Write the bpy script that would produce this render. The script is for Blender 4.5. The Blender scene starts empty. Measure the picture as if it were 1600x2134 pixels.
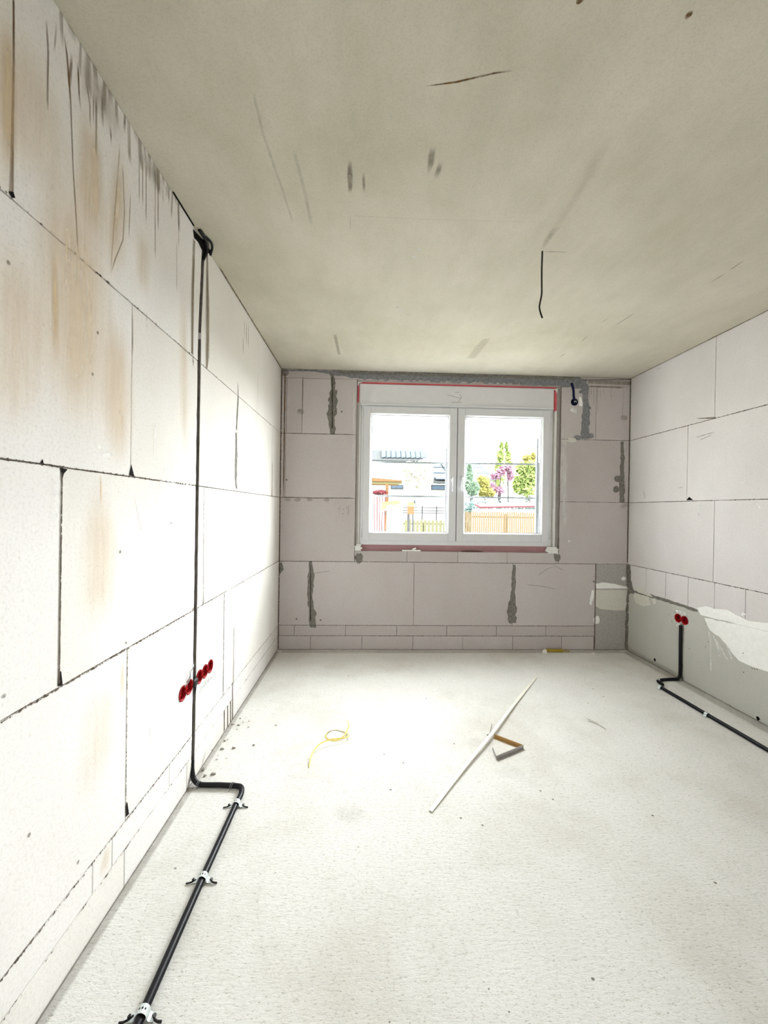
import bpy, bmesh, math, random
from mathutils import Vector, Matrix
C = bpy.context.scene.collection
S = bpy.context.scene

# ---------------------------------------------------------------- camera, sky, exposure
ROOM_W, ROOM_D, ROOM_H = 3.49, 3.948, 2.74       # metres; left wall x=0, window wall y=ROOM_D, floor z=0
REAR = -1.5
cam_data = bpy.data.cameras.new('camera')
cam = bpy.data.objects.new('camera', cam_data); C.objects.link(cam)
cam_data.sensor_fit = 'HORIZONTAL'; cam_data.sensor_width = 36.0
cam_data.lens = 835.97/1600*36; cam_data.clip_start = .02; cam_data.clip_end = 300
def cam_matrix(x, z, yaw, pitch, roll):
    fw = Vector((math.sin(yaw)*math.cos(pitch), math.cos(yaw)*math.cos(pitch), math.sin(pitch)))
    r = Vector((math.cos(yaw), -math.sin(yaw), 0)); u = r.cross(fw)
    r2 = math.cos(roll)*r + math.sin(roll)*u; u2 = -math.sin(roll)*r + math.cos(roll)*u
    m = Matrix((r2, u2, -fw)).transposed().to_4x4(); m.translation = Vector((x, 0, z)); return m
cam.matrix_world = cam_matrix(.8631, 1.3829, .0396, -.0056, .0146)
S.camera = cam

SKY = 17.0                                        # bright cloud cover, brightest towards the upper right of the view
w = bpy.data.worlds.new('overcast'); S.world = w; w.use_nodes = True
bg = w.node_tree.nodes['Background']; bg.inputs[0].default_value = (.97, .98, 1, 1)
def wn(t, op=None):
    n = w.node_tree.nodes.new(t)
    if op: n.operation = op
    return n
wl_ = w.node_tree.links
tc_ = wn('ShaderNodeTexCoord'); dt = wn('ShaderNodeVectorMath', 'DOT_PRODUCT'); dt.inputs[1].default_value = Vector((.60, .66, .36)).normalized()
mx_ = wn('ShaderNodeMath', 'MAXIMUM'); mx_.inputs[1].default_value = 0; pw = wn('ShaderNodeMath', 'POWER'); pw.inputs[1].default_value = 4
ma_ = wn('ShaderNodeMath', 'MULTIPLY_ADD'); ma_.inputs[1].default_value = SKY*2.1; ma_.inputs[2].default_value = SKY*.36
wl_.new(tc_.outputs['Generated'], dt.inputs[0]); wl_.new(dt.outputs['Value'], mx_.inputs[0]); wl_.new(mx_.outputs[0], pw.inputs[0])
wl_.new(pw.outputs[0], ma_.inputs[0]); wl_.new(ma_.outputs[0], bg.inputs[1])
S.view_settings.view_transform = 'Standard'; S.view_settings.look = 'None'
S.view_settings.exposure = 1.02; S.view_settings.gamma = 1
S.view_settings.use_curve_mapping = False
S.cycles.max_bounces = 14; S.cycles.diffuse_bounces = 9; S.cycles.transparent_max_bounces = 24
S.cycles.sample_clamp_indirect = 0
def portal(loc, sx, sy, rot):
    l = bpy.data.lights.new('sky_portal', 'AREA'); l.shape = 'RECTANGLE'; l.size = sx; l.size_y = sy
    l.cycles.is_portal = True
    o = bpy.data.objects.new('sky_portal', l); C.objects.link(o); o.location = loc; o.rotation_euler = rot
portal((1.74, 4.32, 1.73), 1.9, 1.4, (math.radians(-90), 0, 0))
OPEN = (1.3, 1.7, 0.02, 1.5)                     # unseen opening added in the rear wall, sized for fill light
portal(((OPEN[0]+OPEN[1])/2, REAR-.02, (OPEN[2]+OPEN[3])/2), OPEN[1]-OPEN[0], OPEN[3]-OPEN[2], (math.radians(90), 0, 0))

# ---------------------------------------------------------------- materials
def new_mat(name):
    m = bpy.data.materials.new(name); m.use_nodes = True
    nt = m.node_tree; return m, nt, nt.nodes['Principled BSDF'], nt.nodes['Material Output']
def N(nt, t, **kw):
    n = nt.nodes.new(t)
    for k, v in kw.items():
        if k.startswith('i_'): n.inputs[k[2:].replace('_', ' ')].default_value = v
        else: setattr(n, k, v)
    return n
def coords(nt, scale):
    tc = N(nt, 'ShaderNodeTexCoord'); mp = N(nt, 'ShaderNodeMapping'); mp.inputs['Scale'].default_value = scale
    nt.links.new(tc.outputs['Object'], mp.inputs['Vector']); return mp.outputs[0]
def noise(nt, scale3, scale, detail=4, rough=.6):
    n = N(nt, 'ShaderNodeTexNoise'); n.inputs['Scale'].default_value = scale; n.inputs['Detail'].default_value = detail
    n.inputs['Roughness'].default_value = rough; nt.links.new(coords(nt, scale3), n.inputs['Vector']); return n.outputs[0]
def ramp(nt, fac, stops):
    r = N(nt, 'ShaderNodeValToRGB'); nt.links.new(fac, r.inputs[0]); e = r.color_ramp.elements
    e[0].position, e[0].color = stops[0][0], (*stops[0][1], 1); e[1].position, e[1].color = stops[-1][0], (*stops[-1][1], 1)
    for p, c in stops[1:-1]:
        x = e.new(p); x.color = (*c, 1)
    return r.outputs[0]
def mixc(nt, fac, a, b, mode='MIX'):
    m = N(nt, 'ShaderNodeMix', data_type='RGBA', blend_type=mode)
    for s, v in ((0, fac), (6, a), (7, b)):
        if hasattr(v, 'links'): nt.links.new(v, m.inputs[s])
        else: m.inputs[s].default_value = (*v, 1) if s else v
    return m.outputs[2]
def math_(nt, op, a, b=0., clamp=False):
    m = N(nt, 'ShaderNodeMath', operation=op, use_clamp=clamp)
    for i, v in enumerate((a, b)):
        if hasattr(v, 'links'): nt.links.new(v, m.inputs[i])
        else: m.inputs[i].default_value = v
    return m.outputs[0]
def bump(nt, p, h, strength, dist):
    b = N(nt, 'ShaderNodeBump'); b.inputs['Strength'].default_value = strength; b.inputs['Distance'].default_value = dist
    nt.links.new(h, b.inputs['Height'])
    if p.inputs['Normal'].links: nt.links.new(p.inputs['Normal'].links[0].from_socket, b.inputs['Normal'])
    nt.links.new(b.outputs[0], p.inputs['Normal'])
def plain(name, col, rough=.6, metal=0, bumpy=0, var=.06, vs=20, spec=.3):
    m, nt, p, o = new_mat(name)
    n = noise(nt, (1, 1, 1), vs)
    lo = tuple(c*(1-var) for c in col); hi = tuple(min(1, c*(1+var)) for c in col)
    nt.links.new(ramp(nt, n, ((.3, lo), (.7, hi))), p.inputs['Base Color'])
    p.inputs['Roughness'].default_value = rough; p.inputs['Metallic'].default_value = metal; p.inputs['Specular IOR Level'].default_value = spec
    if bumpy: bump(nt, p, noise(nt, (1, 1, 1), 200), bumpy, .002)
    return m
def block_mat(name, base, warm, spot=.5):
    """aerated concrete: per-block tone from the attribute 'tint', cloudy tone, pores"""
    m, nt, p, o = new_mat(name)
    at = N(nt, 'ShaderNodeAttribute', attribute_name='tint')
    c = mixc(nt, at.outputs['Fac'], base, warm)
    cloud = noise(nt, (1, 1, .6), 2.2, 5, .65)
    c = mixc(nt, 1, c, ramp(nt, cloud, ((.3, (.93, .92, .91)), (.65, (1, 1, 1)))), 'MULTIPLY')
    fine = noise(nt, (1, 1, 1), 110, 3, .7)
    c = mixc(nt, 1, c, ramp(nt, fine, ((.28, (.86, .85, .84)), (.5, (1, 1, 1)))), 'MULTIPLY')
    v = N(nt, 'ShaderNodeTexVoronoi'); v.inputs['Scale'].default_value = 34; nt.links.new(coords(nt, (1, 1, 1)), v.inputs['Vector'])
    big = noise(nt, (1, 1, 1), 5)
    pit = math_(nt, 'MULTIPLY', math_(nt, 'LESS_THAN', v.outputs['Distance'], .07), math_(nt, 'GREATER_THAN', big, .56))
    c = mixc(nt, math_(nt, 'MULTIPLY', pit, spot), c, (.33, .29, .25))
    nt.links.new(c, p.inputs['Base Color']); p.inputs['Roughness'].default_value = .9; p.inputs['Specular IOR Level'].default_value = .15
    bump(nt, p, noise(nt, (1, 1, 1), 45, 6, .75), .35, .004)
    return m
def decal_mat(name, col, hard, sc=(1, 1, 1), nscale=28, amp=.8, kmax=1, col2=None, bumpy=0):
    """mortar smears, plaster, rust and drip marks: the mark's own outline is in the attribute 'a'"""
    m, nt, p, o = new_mat(name)
    at = N(nt, 'ShaderNodeAttribute', attribute_name='a'); n = noise(nt, sc, nscale, 5, .65)
    if hard:
        v = math_(nt, 'ADD', at.outputs['Fac'], math_(nt, 'MULTIPLY', math_(nt, 'SUBTRACT', n, .5), amp))
        mr = N(nt, 'ShaderNodeMapRange', interpolation_type='SMOOTHSTEP'); nt.links.new(v, mr.inputs[0])
        mr.inputs[1].default_value = .42; mr.inputs[2].default_value = .58; mr.inputs[4].default_value = kmax; f = mr.outputs[0]
    else:
        mr = N(nt, 'ShaderNodeMapRange'); nt.links.new(n, mr.inputs[0])
        mr.inputs[1].default_value = .5-amp/4; mr.inputs[2].default_value = .5+amp/4
        mr.inputs[3].default_value = .25; mr.inputs[4].default_value = 1
        f = math_(nt, 'MULTIPLY', math_(nt, 'MULTIPLY', at.outputs['Fac'], mr.outputs[0]), kmax, True)
    n2 = noise(nt, (1, 1, 1), 40, 4)
    nt.links.new(ramp(nt, n2, ((.3, col), (.7, col2 or tuple(c*1.25 for c in col)))), p.inputs['Base Color'])
    p.inputs['Roughness'].default_value = .9; p.inputs['Specular IOR Level'].default_value = .1
    if bumpy: bump(nt, p, n2, bumpy, .004)
    t = N(nt, 'ShaderNodeBsdfTransparent'); mx = N(nt, 'ShaderNodeMixShader')
    nt.links.new(f, mx.inputs[0]); nt.links.new(t.outputs[0], mx.inputs[1]); nt.links.new(p.outputs[0], mx.inputs[2])
    nt.links.new(mx.outputs[0], o.inputs['Surface']); return m

M = {}
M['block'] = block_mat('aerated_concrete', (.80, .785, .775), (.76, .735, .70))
M['block_back_dim'] = block_mat('aerated_concrete_window_wall_dim', (.56, .525, .525), (.51, .475, .47))  # same blocks, darker: the backlit wall's shade is in the colour
M['block_right_dim'] = block_mat('aerated_concrete_right_wall_dim', (.70, .675, .675), (.66, .635, .63))  # darker copy of the blocks; the dimmer light here is painted in
M['seal'] = block_mat('cement_slurry', (.54, .54, .50), (.48, .48, .45), .9)
M['joint'] = plain('thin_bed_mortar', (.16, .135, .115), .95, var=.4, vs=60)
M['chase'] = plain('chase_filler', (.16, .145, .13), .95, bumpy=.5, var=.35, vs=30)
M['core'] = plain('wall_core', (.3, .29, .28), .95)
M['mortar'] = decal_mat('grey_mortar_smear', (.14, .13, .115), 1, nscale=42, amp=1.3, col2=(.25, .235, .21), bumpy=.5)
M['mortar_blue'] = decal_mat('blue_grey_mortar_smear', (.16, .16, .175), 1, (.4, 1, 1), 24, .9, .92, (.30, .305, .32), .4)
M['plaster'] = decal_mat('white_plaster', (.82, .82, .80), 1, nscale=16, amp=.5, col2=(.9, .9, .88))
M['cream'] = decal_mat('cream_plaster', (.60, .59, .53), 1, nscale=16, amp=.35, col2=(.68, .66, .60))
M['slurry_dark'] = decal_mat('damp_concrete', (.36, .345, .33), 1, nscale=10, amp=.2, col2=(.44, .42, .40))
M['gap_dark'] = decal_mat('painted_gap_dark', (.008, .007, .006), 1, nscale=60, amp=.5)  # flat black marks; the dark inside holes and open joints is painted
M['rust'] = decal_mat('rust_water_stain', (.72, .54, .33), 0, (1, 1, .07), 14, 1.0, .68, (.78, .62, .40))
M['drip'] = decal_mat('brown_drip', (.11, .05, .015), 0, (1, 1, .15), 30, .8, .95, (.22, .12, .045))
M['grey'] = decal_mat('grey_water_stain', (.27, .23, .17), 0, (1, 1, .08), 40, 1.3, .8, (.38, .33, .26))
M['crack'] = decal_mat('crumbled_joint', (.05, .035, .025), 1, (1, 1, 1), 75, 1.9, .95, (.16, .12, .09))
M['smudge'] = decal_mat('dark_smudge', (.20, .17, .14), 0, (1, 1, 1), 26, 1.6, .8, (.3, .27, .23))
M['pale'] = decal_mat('pale_scrape', (.93, .93, .92), 0, (1, 1, .2), 30, 1.2, .8, (1, 1, 1))

def concrete_ceiling():
    m, nt, p, o = new_mat('ceiling_concrete')
    n = noise(nt, (1, 1, 1), 1.1, 5, .6); c = ramp(nt, n, ((.3, (.485, .455, .365)), (.5, (.55, .52, .435)), (.7, (.60, .565, .485))))
    n2 = noise(nt, (1, .35, 1), 7, 5, .7); c = mixc(nt, 1, c, ramp(nt, n2, ((.3, (.92, .92, .90)), (.6, (1, 1, 1)))), 'MULTIPLY')
    n3 = noise(nt, (1, 1, 1), 160, 3, .7); c = mixc(nt, 1, c, ramp(nt, n3, ((.3, (.88, .88, .86)), (.55, (1, 1, 1)))), 'MULTIPLY')
    nt.links.new(c, p.inputs['Base Color']); p.inputs['Roughness'].default_value = .85; p.inputs['Specular IOR Level'].default_value = .2
    bump(nt, p, n3, .25, .003); return m
M['ceiling'] = concrete_ceiling()
def concrete_floor():
    m, nt, p, o = new_mat('raw_concrete_floor')
    n = noise(nt, (1, 1, 1), 1.4, 6, .65); c = ramp(nt, n, ((.28, (.66, .635, .58)), (.5, (.79, .78, .75)), (.7, (.84, .83, .81))))
    n2 = noise(nt, (1, 2.8, 1), 30, 6, .8); c = mixc(nt, 1, c, ramp(nt, n2, ((.30, (.58, .56, .51)), (.40, (.95, .95, .93)), (.5, (1, 1, 1)))), 'MULTIPLY')
    n3 = noise(nt, (1, 2.6, 1), 62, 5, .8); c = mixc(nt, 1, c, ramp(nt, n3, ((.30, (.20, .18, .15)), (.39, (.80, .79, .76)), (.45, (1, 1, 1)))), 'MULTIPLY')
    v = N(nt, 'ShaderNodeTexVoronoi'); v.inputs['Scale'].default_value = 22; nt.links.new(coords(nt, (1, 1, 1)), v.inputs['Vector'])
    g = noise(nt, (1, 1, 1), 6)
    pit = math_(nt, 'MULTIPLY', math_(nt, 'LESS_THAN', v.outputs['Distance'], .07), math_(nt, 'GREATER_THAN', g, .6))
    c = mixc(nt, math_(nt, 'MULTIPLY', pit, .75), c, (.14, .12, .10))
    nt.links.new(c, p.inputs['Base Color']); p.inputs['Roughness'].default_value = .9; p.inputs['Specular IOR Level'].default_value = .15
    bump(nt, p, n2, .6, .010); bump(nt, p, n3, .5, .004); return m
M['floor'] = concrete_floor()
M['upvc'] = plain('white_window_profile', (.68, .69, .715), .4, var=.02)
M['box'] = plain('shutter_box_white', (.70, .70, .73), .5, var=.02)
M['seal_strip'] = plain('window_gasket', (.12, .12, .13), .6)
M['beige_foam'] = plain('jamb_filler', (.47, .45, .43), .9, bumpy=.4)
M['bead'] = plain('plaster_bead', (.80, .80, .78), .6)
M['red_foil'] = plain('red_sealing_profile', (.36, .20, .215), .7, var=.12, vs=8)
M['red_line'] = plain('red_foil_edge', (.60, .10, .12), .7)
M['chrome'] = plain('handle_satin', (.72, .73, .76), .3)
M['shim'] = plain('white_shim', (.82, .82, .80), .6)
M['dark_wood'] = plain('dark_lath', (.12, .07, .06), .8)
M['conduit'] = plain('black_conduit', (.006, .006, .009), .4, var=.2, spec=.22)
M['steel'] = plain('galvanised_strap', (.62, .68, .68), .4, .3)
M['wire'] = plain('tie_wire', (.25, .26, .27), .5, .4)
M['red_box'] = plain('red_socket_plastic', (.30, .002, .005), .5, var=.3, spec=.1)
M['red_lid'] = plain('red_socket_lid', (.13, .001, .003), .5, var=.2, spec=.1)
M['blue_box'] = plain('dark_blue_plastic', (.008, .010, .045), .45, spec=.1)
M['cable'] = plain('black_cable', (.006, .006, .006), .5)
M['lath'] = plain('pale_wood_lath', (.80, .77, .68), .7, vs=6)
M['profile_grey'] = plain('grey_angle_profile', (.36, .34, .32), .6)
M['profile_brown'] = plain('brown_angle_profile', (.42, .25, .09), .6)
M['yellow_strap'] = plain('yellow_strapping', (.70, .55, .10), .5)
M['yellow_dull'] = plain('dull_yellow_plastic', (.33, .24, .03), .6)
M['crumb'] = plain('pale_crumb', (.78, .75, .70), .9, bumpy=.5)
M['crumb_dark'] = plain('grey_crumb', (.30, .27, .24), .9, bumpy=.5)
M['splinter'] = plain('wood_splinter', (.55, .53, .49), .8)
def glass():
    m, nt, p, o = new_mat('window_glass'); nt.nodes.remove(p)
    t = N(nt, 'ShaderNodeBsdfTransparent'); t.inputs[0].default_value = (.94, .96, .95, 1)
    g = N(nt, 'ShaderNodeBsdfGlossy'); g.inputs['Roughness'].default_value = .02; mx = N(nt, 'ShaderNodeMixShader')
    mx.inputs[0].default_value = .05
    nt.links.new(t.outputs[0], mx.inputs[1]); nt.links.new(g.outputs[0], mx.inputs[2]); nt.links.new(mx.outputs[0], o.inputs['Surface']); return m
M['glass'] = glass()

# ---------------------------------------------------------------- mesh helpers
class MB:
    def __init__(s): s.v = []; s.f = []; s.m = []; s.a = []; s.t = []
    def add(s, vs, fs, mi=0, a=None, t=0.):
        b = len(s.v); s.v += [tuple(v) for v in vs]; s.a += list(a) if a else [0.]*len(vs); s.t += [t]*len(vs)
        s.f += [tuple(b+i for i in f) for f in fs]; s.m += [mi]*len(fs); return s
    def box(s, lo, hi, mi=0):
        (x0, y0, z0), (x1, y1, z1) = lo, hi
        vs = [(x0,y0,z0),(x1,y0,z0),(x1,y1,z0),(x0,y1,z0),(x0,y0,z1),(x1,y0,z1),(x1,y1,z1),(x0,y1,z1)]
        return s.add(vs, [(0,3,2,1),(4,5,6,7),(0,1,5,4),(1,2,6,5),(2,3,7,6),(3,0,4,7)], mi)
    def obox(s, c, ax, half, mi=0):
        c = Vector(c); A = [Vector(a).normalized()*h for a, h in zip(ax, half)]
        vs = [c + A[0]*i + A[1]*j + A[2]*k for k in (-1, 1) for j in (-1, 1) for i in (-1, 1)]
        return s.add(vs, [(0,2,3,1),(4,5,7,6),(0,1,5,4),(1,3,7,5),(3,2,6,7),(2,0,4,6)], mi)
    def bar(s, p, q, wdt, hgt, mi=0, up=(0, 0, 1)):
        p, q = Vector(p), Vector(q); d = (q-p); L = d.length; d.normalize(); sd = d.cross(Vector(up)).normalized(); u = sd.cross(d)
        return s.obox((p+q)/2, (d, sd, u), (L/2, wdt/2, hgt/2), mi)
    def tube(s, pts, r, n=12, mi=0, cap=True):
        pts = [Vector(p) for p in pts]; R = r if callable(r) else (lambda i: r)
        k = len(pts); base = []; up = None
        for i, p in enumerate(pts):
            d = (pts[min(i+1, k-1)] - pts[max(i-1, 0)]).normalized()
            if up is None: up = d.orthogonal().normalized()
            up = (up - d*up.dot(d)).normalized(); sd = d.cross(up)
            base += [p + (up*math.cos(2*math.pi*j/n) + sd*math.sin(2*math.pi*j/n))*R(i) for j in range(n)]
        fs = [(i*n+j, i*n+(j+1) % n, (i+1)*n+(j+1) % n, (i+1)*n+j) for i in range(k-1) for j in range(n)]
        if cap: fs += [tuple(range(n))[::-1], tuple((k-1)*n+j for j in range(n))]
        return s.add(base, fs, mi)
    def build(s, name, mats, parent=None, smooth=False, loc=None):
        me = bpy.data.meshes.new(name); me.from_pydata(s.v, [], s.f)
        for m in (mats if isinstance(mats, (list, tuple)) else [mats]): me.materials.append(M[m])
        me.polygons.foreach_set('material_index', s.m)
        if smooth: me.polygons.foreach_set('use_smooth', [True]*len(s.f))
        for nm, data in (('a', s.a), ('tint', s.t)):
            if any(data): me.attributes.new(nm, 'FLOAT', 'POINT').data.foreach_set('value', data)
        me.update(); o = bpy.data.objects.new(name, me); C.objects.link(o)
        if parent: o.parent = parent
        return o
def tag(o, label, cat, group=None, kind=None):
    o['label'] = label; o['category'] = cat
    if group: o['group'] = group
    if kind: o['kind'] = kind
    return o
def struct(o): o['kind'] = 'structure'; return o
def empty(name, loc):
    o = bpy.data.objects.new(name, None); C.objects.link(o); o.location = loc; o.empty_display_size = .1
    return o
def under(o, root):                                # parent without moving it (mesh is in room coordinates)
    o.parent = root; o.location = -Vector(root.location); return o
def resample(pts, step):
    P = [Vector(p) for p in pts]; out = [P[0]]
    for a, b in zip(P, P[1:]):
        k = max(1, int((b-a).length/step)); out += [a.lerp(b, i/k) for i in range(1, k+1)]
    return out
def smooth_path(pts, it=2):
    P = [Vector(p) for p in pts]
    for _ in range(it):
        Q = [P[0]]
        for a, b in zip(P, P[1:]): Q += [a.lerp(b, .25), a.lerp(b, .75)]
        P = Q + [P[-1]]
    return P

# ---------------------------------------------------------------- wall building: extruded blocks with real joints
PL = {'L': lambda u, v, e: (e, u, v), 'R': lambda u, v, e: (ROOM_W-e, u, v), 'B': lambda u, v, e: (u, ROOM_D-e, v),
      'F': lambda u, v, e: (u, v, e), 'C': lambda u, v, e: (u, v, ROOM_H-e)}
rnd = random.Random(4)
def rough_poly(poly, step=.045, j=.0009):
    out = []
    for a, b in zip(poly, poly[1:]+poly[:1]):
        L = math.hypot(b[0]-a[0], b[1]-a[1]); k = max(1, int(L/step)); out.append(a)
        nx, ny = -(b[1]-a[1])/(L or 1), (b[0]-a[0])/(L or 1)
        for i in range(1, k):
            t = i/k; q = rnd.uniform(-j, j); out.append((a[0]+(b[0]-a[0])*t+nx*q, a[1]+(b[1]-a[1])*t+ny*q))
    return out
def inset(poly, d):
    A = sum(p[0]*q[1]-q[0]*p[1] for p, q in zip(poly, poly[1:]+poly[:1])); sg = 1 if A > 0 else -1
    out = []; n = len(poly)
    for i in range(n):
        p0, p, p1 = poly[i-1], poly[i], poly[(i+1) % n]
        e1 = Vector((p[0]-p0[0], p[1]-p0[1])); e2 = Vector((p1[0]-p[0], p1[1]-p[1]))
        if e1.length < 1e-7 or e2.length < 1e-7: out.append(p); continue
        e1.normalize(); e2.normalize(); n1 = Vector((-e1.y, e1.x))*sg; n2 = Vector((-e2.y, e2.x))*sg
        b = n1+n2; k = max(.5, b.length_squared/2); b = b/k
        out.append((p[0]+b.x*d, p[1]+b.y*d))
    return out
def fill(loops):
    bm = bmesh.new(); edges = []; idx = []
    for lp in loops:
        vs = [bm.verts.new((x, y, 0)) for x, y in lp]; idx += vs
        edges += [bm.edges.new((a, b)) for a, b in zip(vs, vs[1:]+vs[:1])]
    bmesh.ops.triangle_fill(bm, edges=edges, use_beauty=True, use_dissolve=False)
    bm.verts.index_update(); bm.faces.ensure_lookup_table()
    r = [tuple(v.index for v in f.verts) for f in bm.faces]; bm.free(); return r
def block(mb, pl, poly, mi=0, depth=.04, c=.0012, holes=(), tint=None, rough=True, e=0.):
    poly = rough_poly(poly) if rough else poly; n = len(poly); f = PL[pl]; inn = inset(poly, c)
    t = rnd.random() if tint is None else tint
    hl = [[(h[0]+h[2]*math.cos(2*math.pi*k/24), h[1]+h[2]*math.sin(2*math.pi*k/24)) for k in range(24)] for h in holes]
    allf = inn + [p for h in hl for p in h]
    mb.add([f(x, y, e) for x, y in allf], fill([inn]+hl), mi, t=t)
    mb.add([f(x, y, e) for x, y in inn]+[f(x, y, e-c) for x, y in poly]+[f(x, y, -depth) for x, y in poly],
           [(i, (i+1) % n, n+(i+1) % n, n+i) for i in range(n)]+[(n+i, n+(i+1) % n, 2*n+(i+1) % n, 2*n+i) for i in range(n)], mi, t=t)
    for h in hl:
        k = len(h); mb.add([f(x, y, e) for x, y in h]+[f(x, y, -depth) for x, y in h], [(i, (i+1) % k, k+(i+1) % k, k+i) for i in range(k)], mi, t=t)
def jbox(mb, pl, u0, u1, v0, v1, e0, e1, mi):
    a, b = PL[pl](u0, v0, e0), PL[pl](u1, v1, e1)
    mb.box([min(p, q) for p, q in zip(a, b)], [max(p, q) for p, q in zip(a, b)], mi)
def row(mb, pl, z0, z1, cuts, g=.0018, mi=0, jm=1, jd=.005, holes=(), skip=(), tints={}):
    """one course of blocks between the given cuts; skip = block numbers left out (openings)"""
    for i, (a, b) in enumerate(zip(cuts, cuts[1:])):
        if i in skip: continue
        hh = [h for h in holes if a < h[0] < b and z0 < h[1] < z1]
        block(mb, pl, [(a+g, z0+g), (b-g, z0+g), (b-g, z1-g), (a+g, z1-g)], mi, holes=hh, tint=tints.get(i))
    for i, u in enumerate(cuts[1:-1]):
        if not (i in skip and i+1 in skip): jbox(mb, pl, u-.004, u+.004, z0, z1, -jd-.01, -jd, jm)
# marks lying on a surface; 'a' carries the outline
LAYER = [0]
def off():
    LAYER[0] += 1; return .0004 + .00001*LAYER[0]
def ribbon(mb, pl, pts, wd, mi, a=1., ends=(1, 1), soft=.5, jit=0., step=.03, fade=None):
    """wd = full width or list of widths along pts; soft = faded share of the width"""
    ws = wd if isinstance(wd, (list, tuple)) else [wd]*len(pts)
    P = []; W = []
    for i in range(len(pts)-1):
        p, q = Vector(pts[i]), Vector(pts[i+1]); k = max(1, int((q-p).length/step))
        for j in range(k): P.append(p.lerp(q, j/k)); W.append(ws[i]+(ws[i+1]-ws[i])*j/k)
    P.append(Vector(pts[-1])); W.append(ws[-1]); n = len(P); f = PL[pl]; e = off(); vs = []; al = []
    for i in range(n):
        d = (P[min(i+1, n-1)]-P[max(i-1, 0)]).normalized(); nn = Vector((-d.y, d.x)); c = P[i] + nn*rnd.uniform(-jit, jit)
        h = W[i]/2*(1+rnd.uniform(-.25, .25)*(1 if jit else 0)); ea = 1.
        if i == 0 and ends[0]: ea = 0
        if i == n-1 and ends[1]: ea = 0
        fd = fade if fade is not None else (.35 if soft >= .65 else 0)
        if fd:
            t = i/(n-1); q_ = min(1, t/fd if ends[0] else 1, (1-t)/fd if ends[1] else 1); ea = q_*q_*(3-2*q_)
        for s, q in ((-1, 0), (-1+soft, 1), (1-soft, 1), (1, 0)):
            x = c + nn*h*s; vs.append(f(x.x, x.y, e)); al.append(a*q*ea)
    mb.add(vs, [(4*i+j, 4*i+j+1, 4*i+j+5, 4*i+j+4) for i in range(n-1) for j in range(3)], mi, al)
def blob(mb, pl, poly, mi, edge=.01, a=1., jit=.15):
    poly = rough_poly([tuple(p) for p in poly], .03, edge*jit); out = inset(poly, -edge); n = len(poly); f = PL[pl]; e = off()
    mb.add([f(x, y, e) for x, y in poly], fill([poly]), mi, [a]*n)
    mb.add([f(x, y, e) for x, y in poly]+[f(x, y, e) for x, y in out], [(i, (i+1) % n, n+(i+1) % n, n+i) for i in range(n)], mi, [a]*n+[0]*n)
def disc(mb, pl, c, rx, rz, mi, a=1., edge=.3):
    blob(mb, pl, [(c[0]+rx*math.cos(k*math.pi/6)*rnd.uniform(.8, 1.15), c[1]+rz*math.sin(k*math.pi/6)*rnd.uniform(.8, 1.15)) for k in range(12)], mi, min(rx, rz)*edge, a)

Z1, Z2, Z3, Z4, Z5 = .139, .2417, .868, 1.49, 2.115
MARKS = ['mortar', 'mortar_blue', 'plaster', 'cream', 'slurry_dark', 'gap_dark', 'rust', 'drip', 'grey', 'smudge', 'crack', 'pale']
SLOTS = ['block', 'joint', 'chase', 'core', 'seal', 'block_back_dim', 'block_right_dim'] + MARKS
mi = {k: i for i, k in enumerate(SLOTS)}

# ---------------------------------------------------------------- left wall
Lw = MB(); Y0 = REAR
chase_line = [(2.107, 2.757), (2.098, 2.653), (2.069, 2.248), (2.062, 1.278), (2.055, 0.309), (2.046, 0.011)]
CH = .019                                          # half width of the chase
def chase_u(z):
    pts = sorted((v, u) for u, v in chase_line)
    if z <= pts[0][0]: return pts[0][1]
    for (a, ua), (b, ub) in zip(pts, pts[1:]):
        if z <= b: return ua+(ub-ua)*(z-a)/(b-a)
    return pts[-1][1]
L_BOX = [(1.923, .503), (1.993, .503), (2.111, .503), (2.182, .503), (2.253, .503)]
L_holes = [(y, z, .0335) for y, z in L_BOX]
def left_row(z0, z1, cuts, jd=.006, g=.0019):
    for u in cuts[1:-1]:
        jbox(Lw, 'L', u-.004, u+.004, z0, z1, -jd-.01, -jd, mi['joint'])
    for a, b in zip(cuts, cuts[1:]):
        hh = [h for h in L_holes if a < h[0] < b and z0 < h[1] < z1]
        zs = [z0+g + (z1-z0-2*g)*k/14 for k in range(15)]
        cl, cr = min(chase_u(z0), chase_u(z1)), max(chase_u(z0), chase_u(z1))
        if b < cl-CH or a > cr+CH:
            block(Lw, 'L', [(a+g, z0+g), (b-g, z0+g), (b-g, z1-g), (a+g, z1-g)], 0, holes=hh); continue
        t = rnd.random()
        if cl-CH-a > .01:
            edge = [(chase_u(z)-CH+rnd.uniform(-.0025, .0025), z) for z in zs]
            block(Lw, 'L', [(a+g, z0+g)]+edge+[(a+g, z1-g)], 0, holes=[h for h in hh if h[0]+.03 < cl-CH], tint=t)
        if b-(cr+CH) > .01:
            edge = [(chase_u(z)+CH+rnd.uniform(-.0025, .0025), z) for z in reversed(zs)]
            block(Lw, 'L', [(b-g, z0+g), (b-g, z1-g)]+edge, 0, holes=[h for h in hh if h[0]-.03 > cr+CH], tint=t)
j = lambda pts: [p[0] for p in pts]
left_row(Z5, ROOM_H, [Y0, -.998, .002, 1.002, 1.998, 2.154]+j([(3.127, 2.171)])+[ROOM_D])
left_row(Z4, Z5, [Y0, -.5, .5]+j([(1.492, 1.504), (2.663, 1.878), (3.623, 1.85)])+[ROOM_D])
left_row(Z3, Z4, [Y0, -.837, .163, 1.163, 2.148]+j([(2.639, 1.251)])+[ROOM_D])
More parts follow.
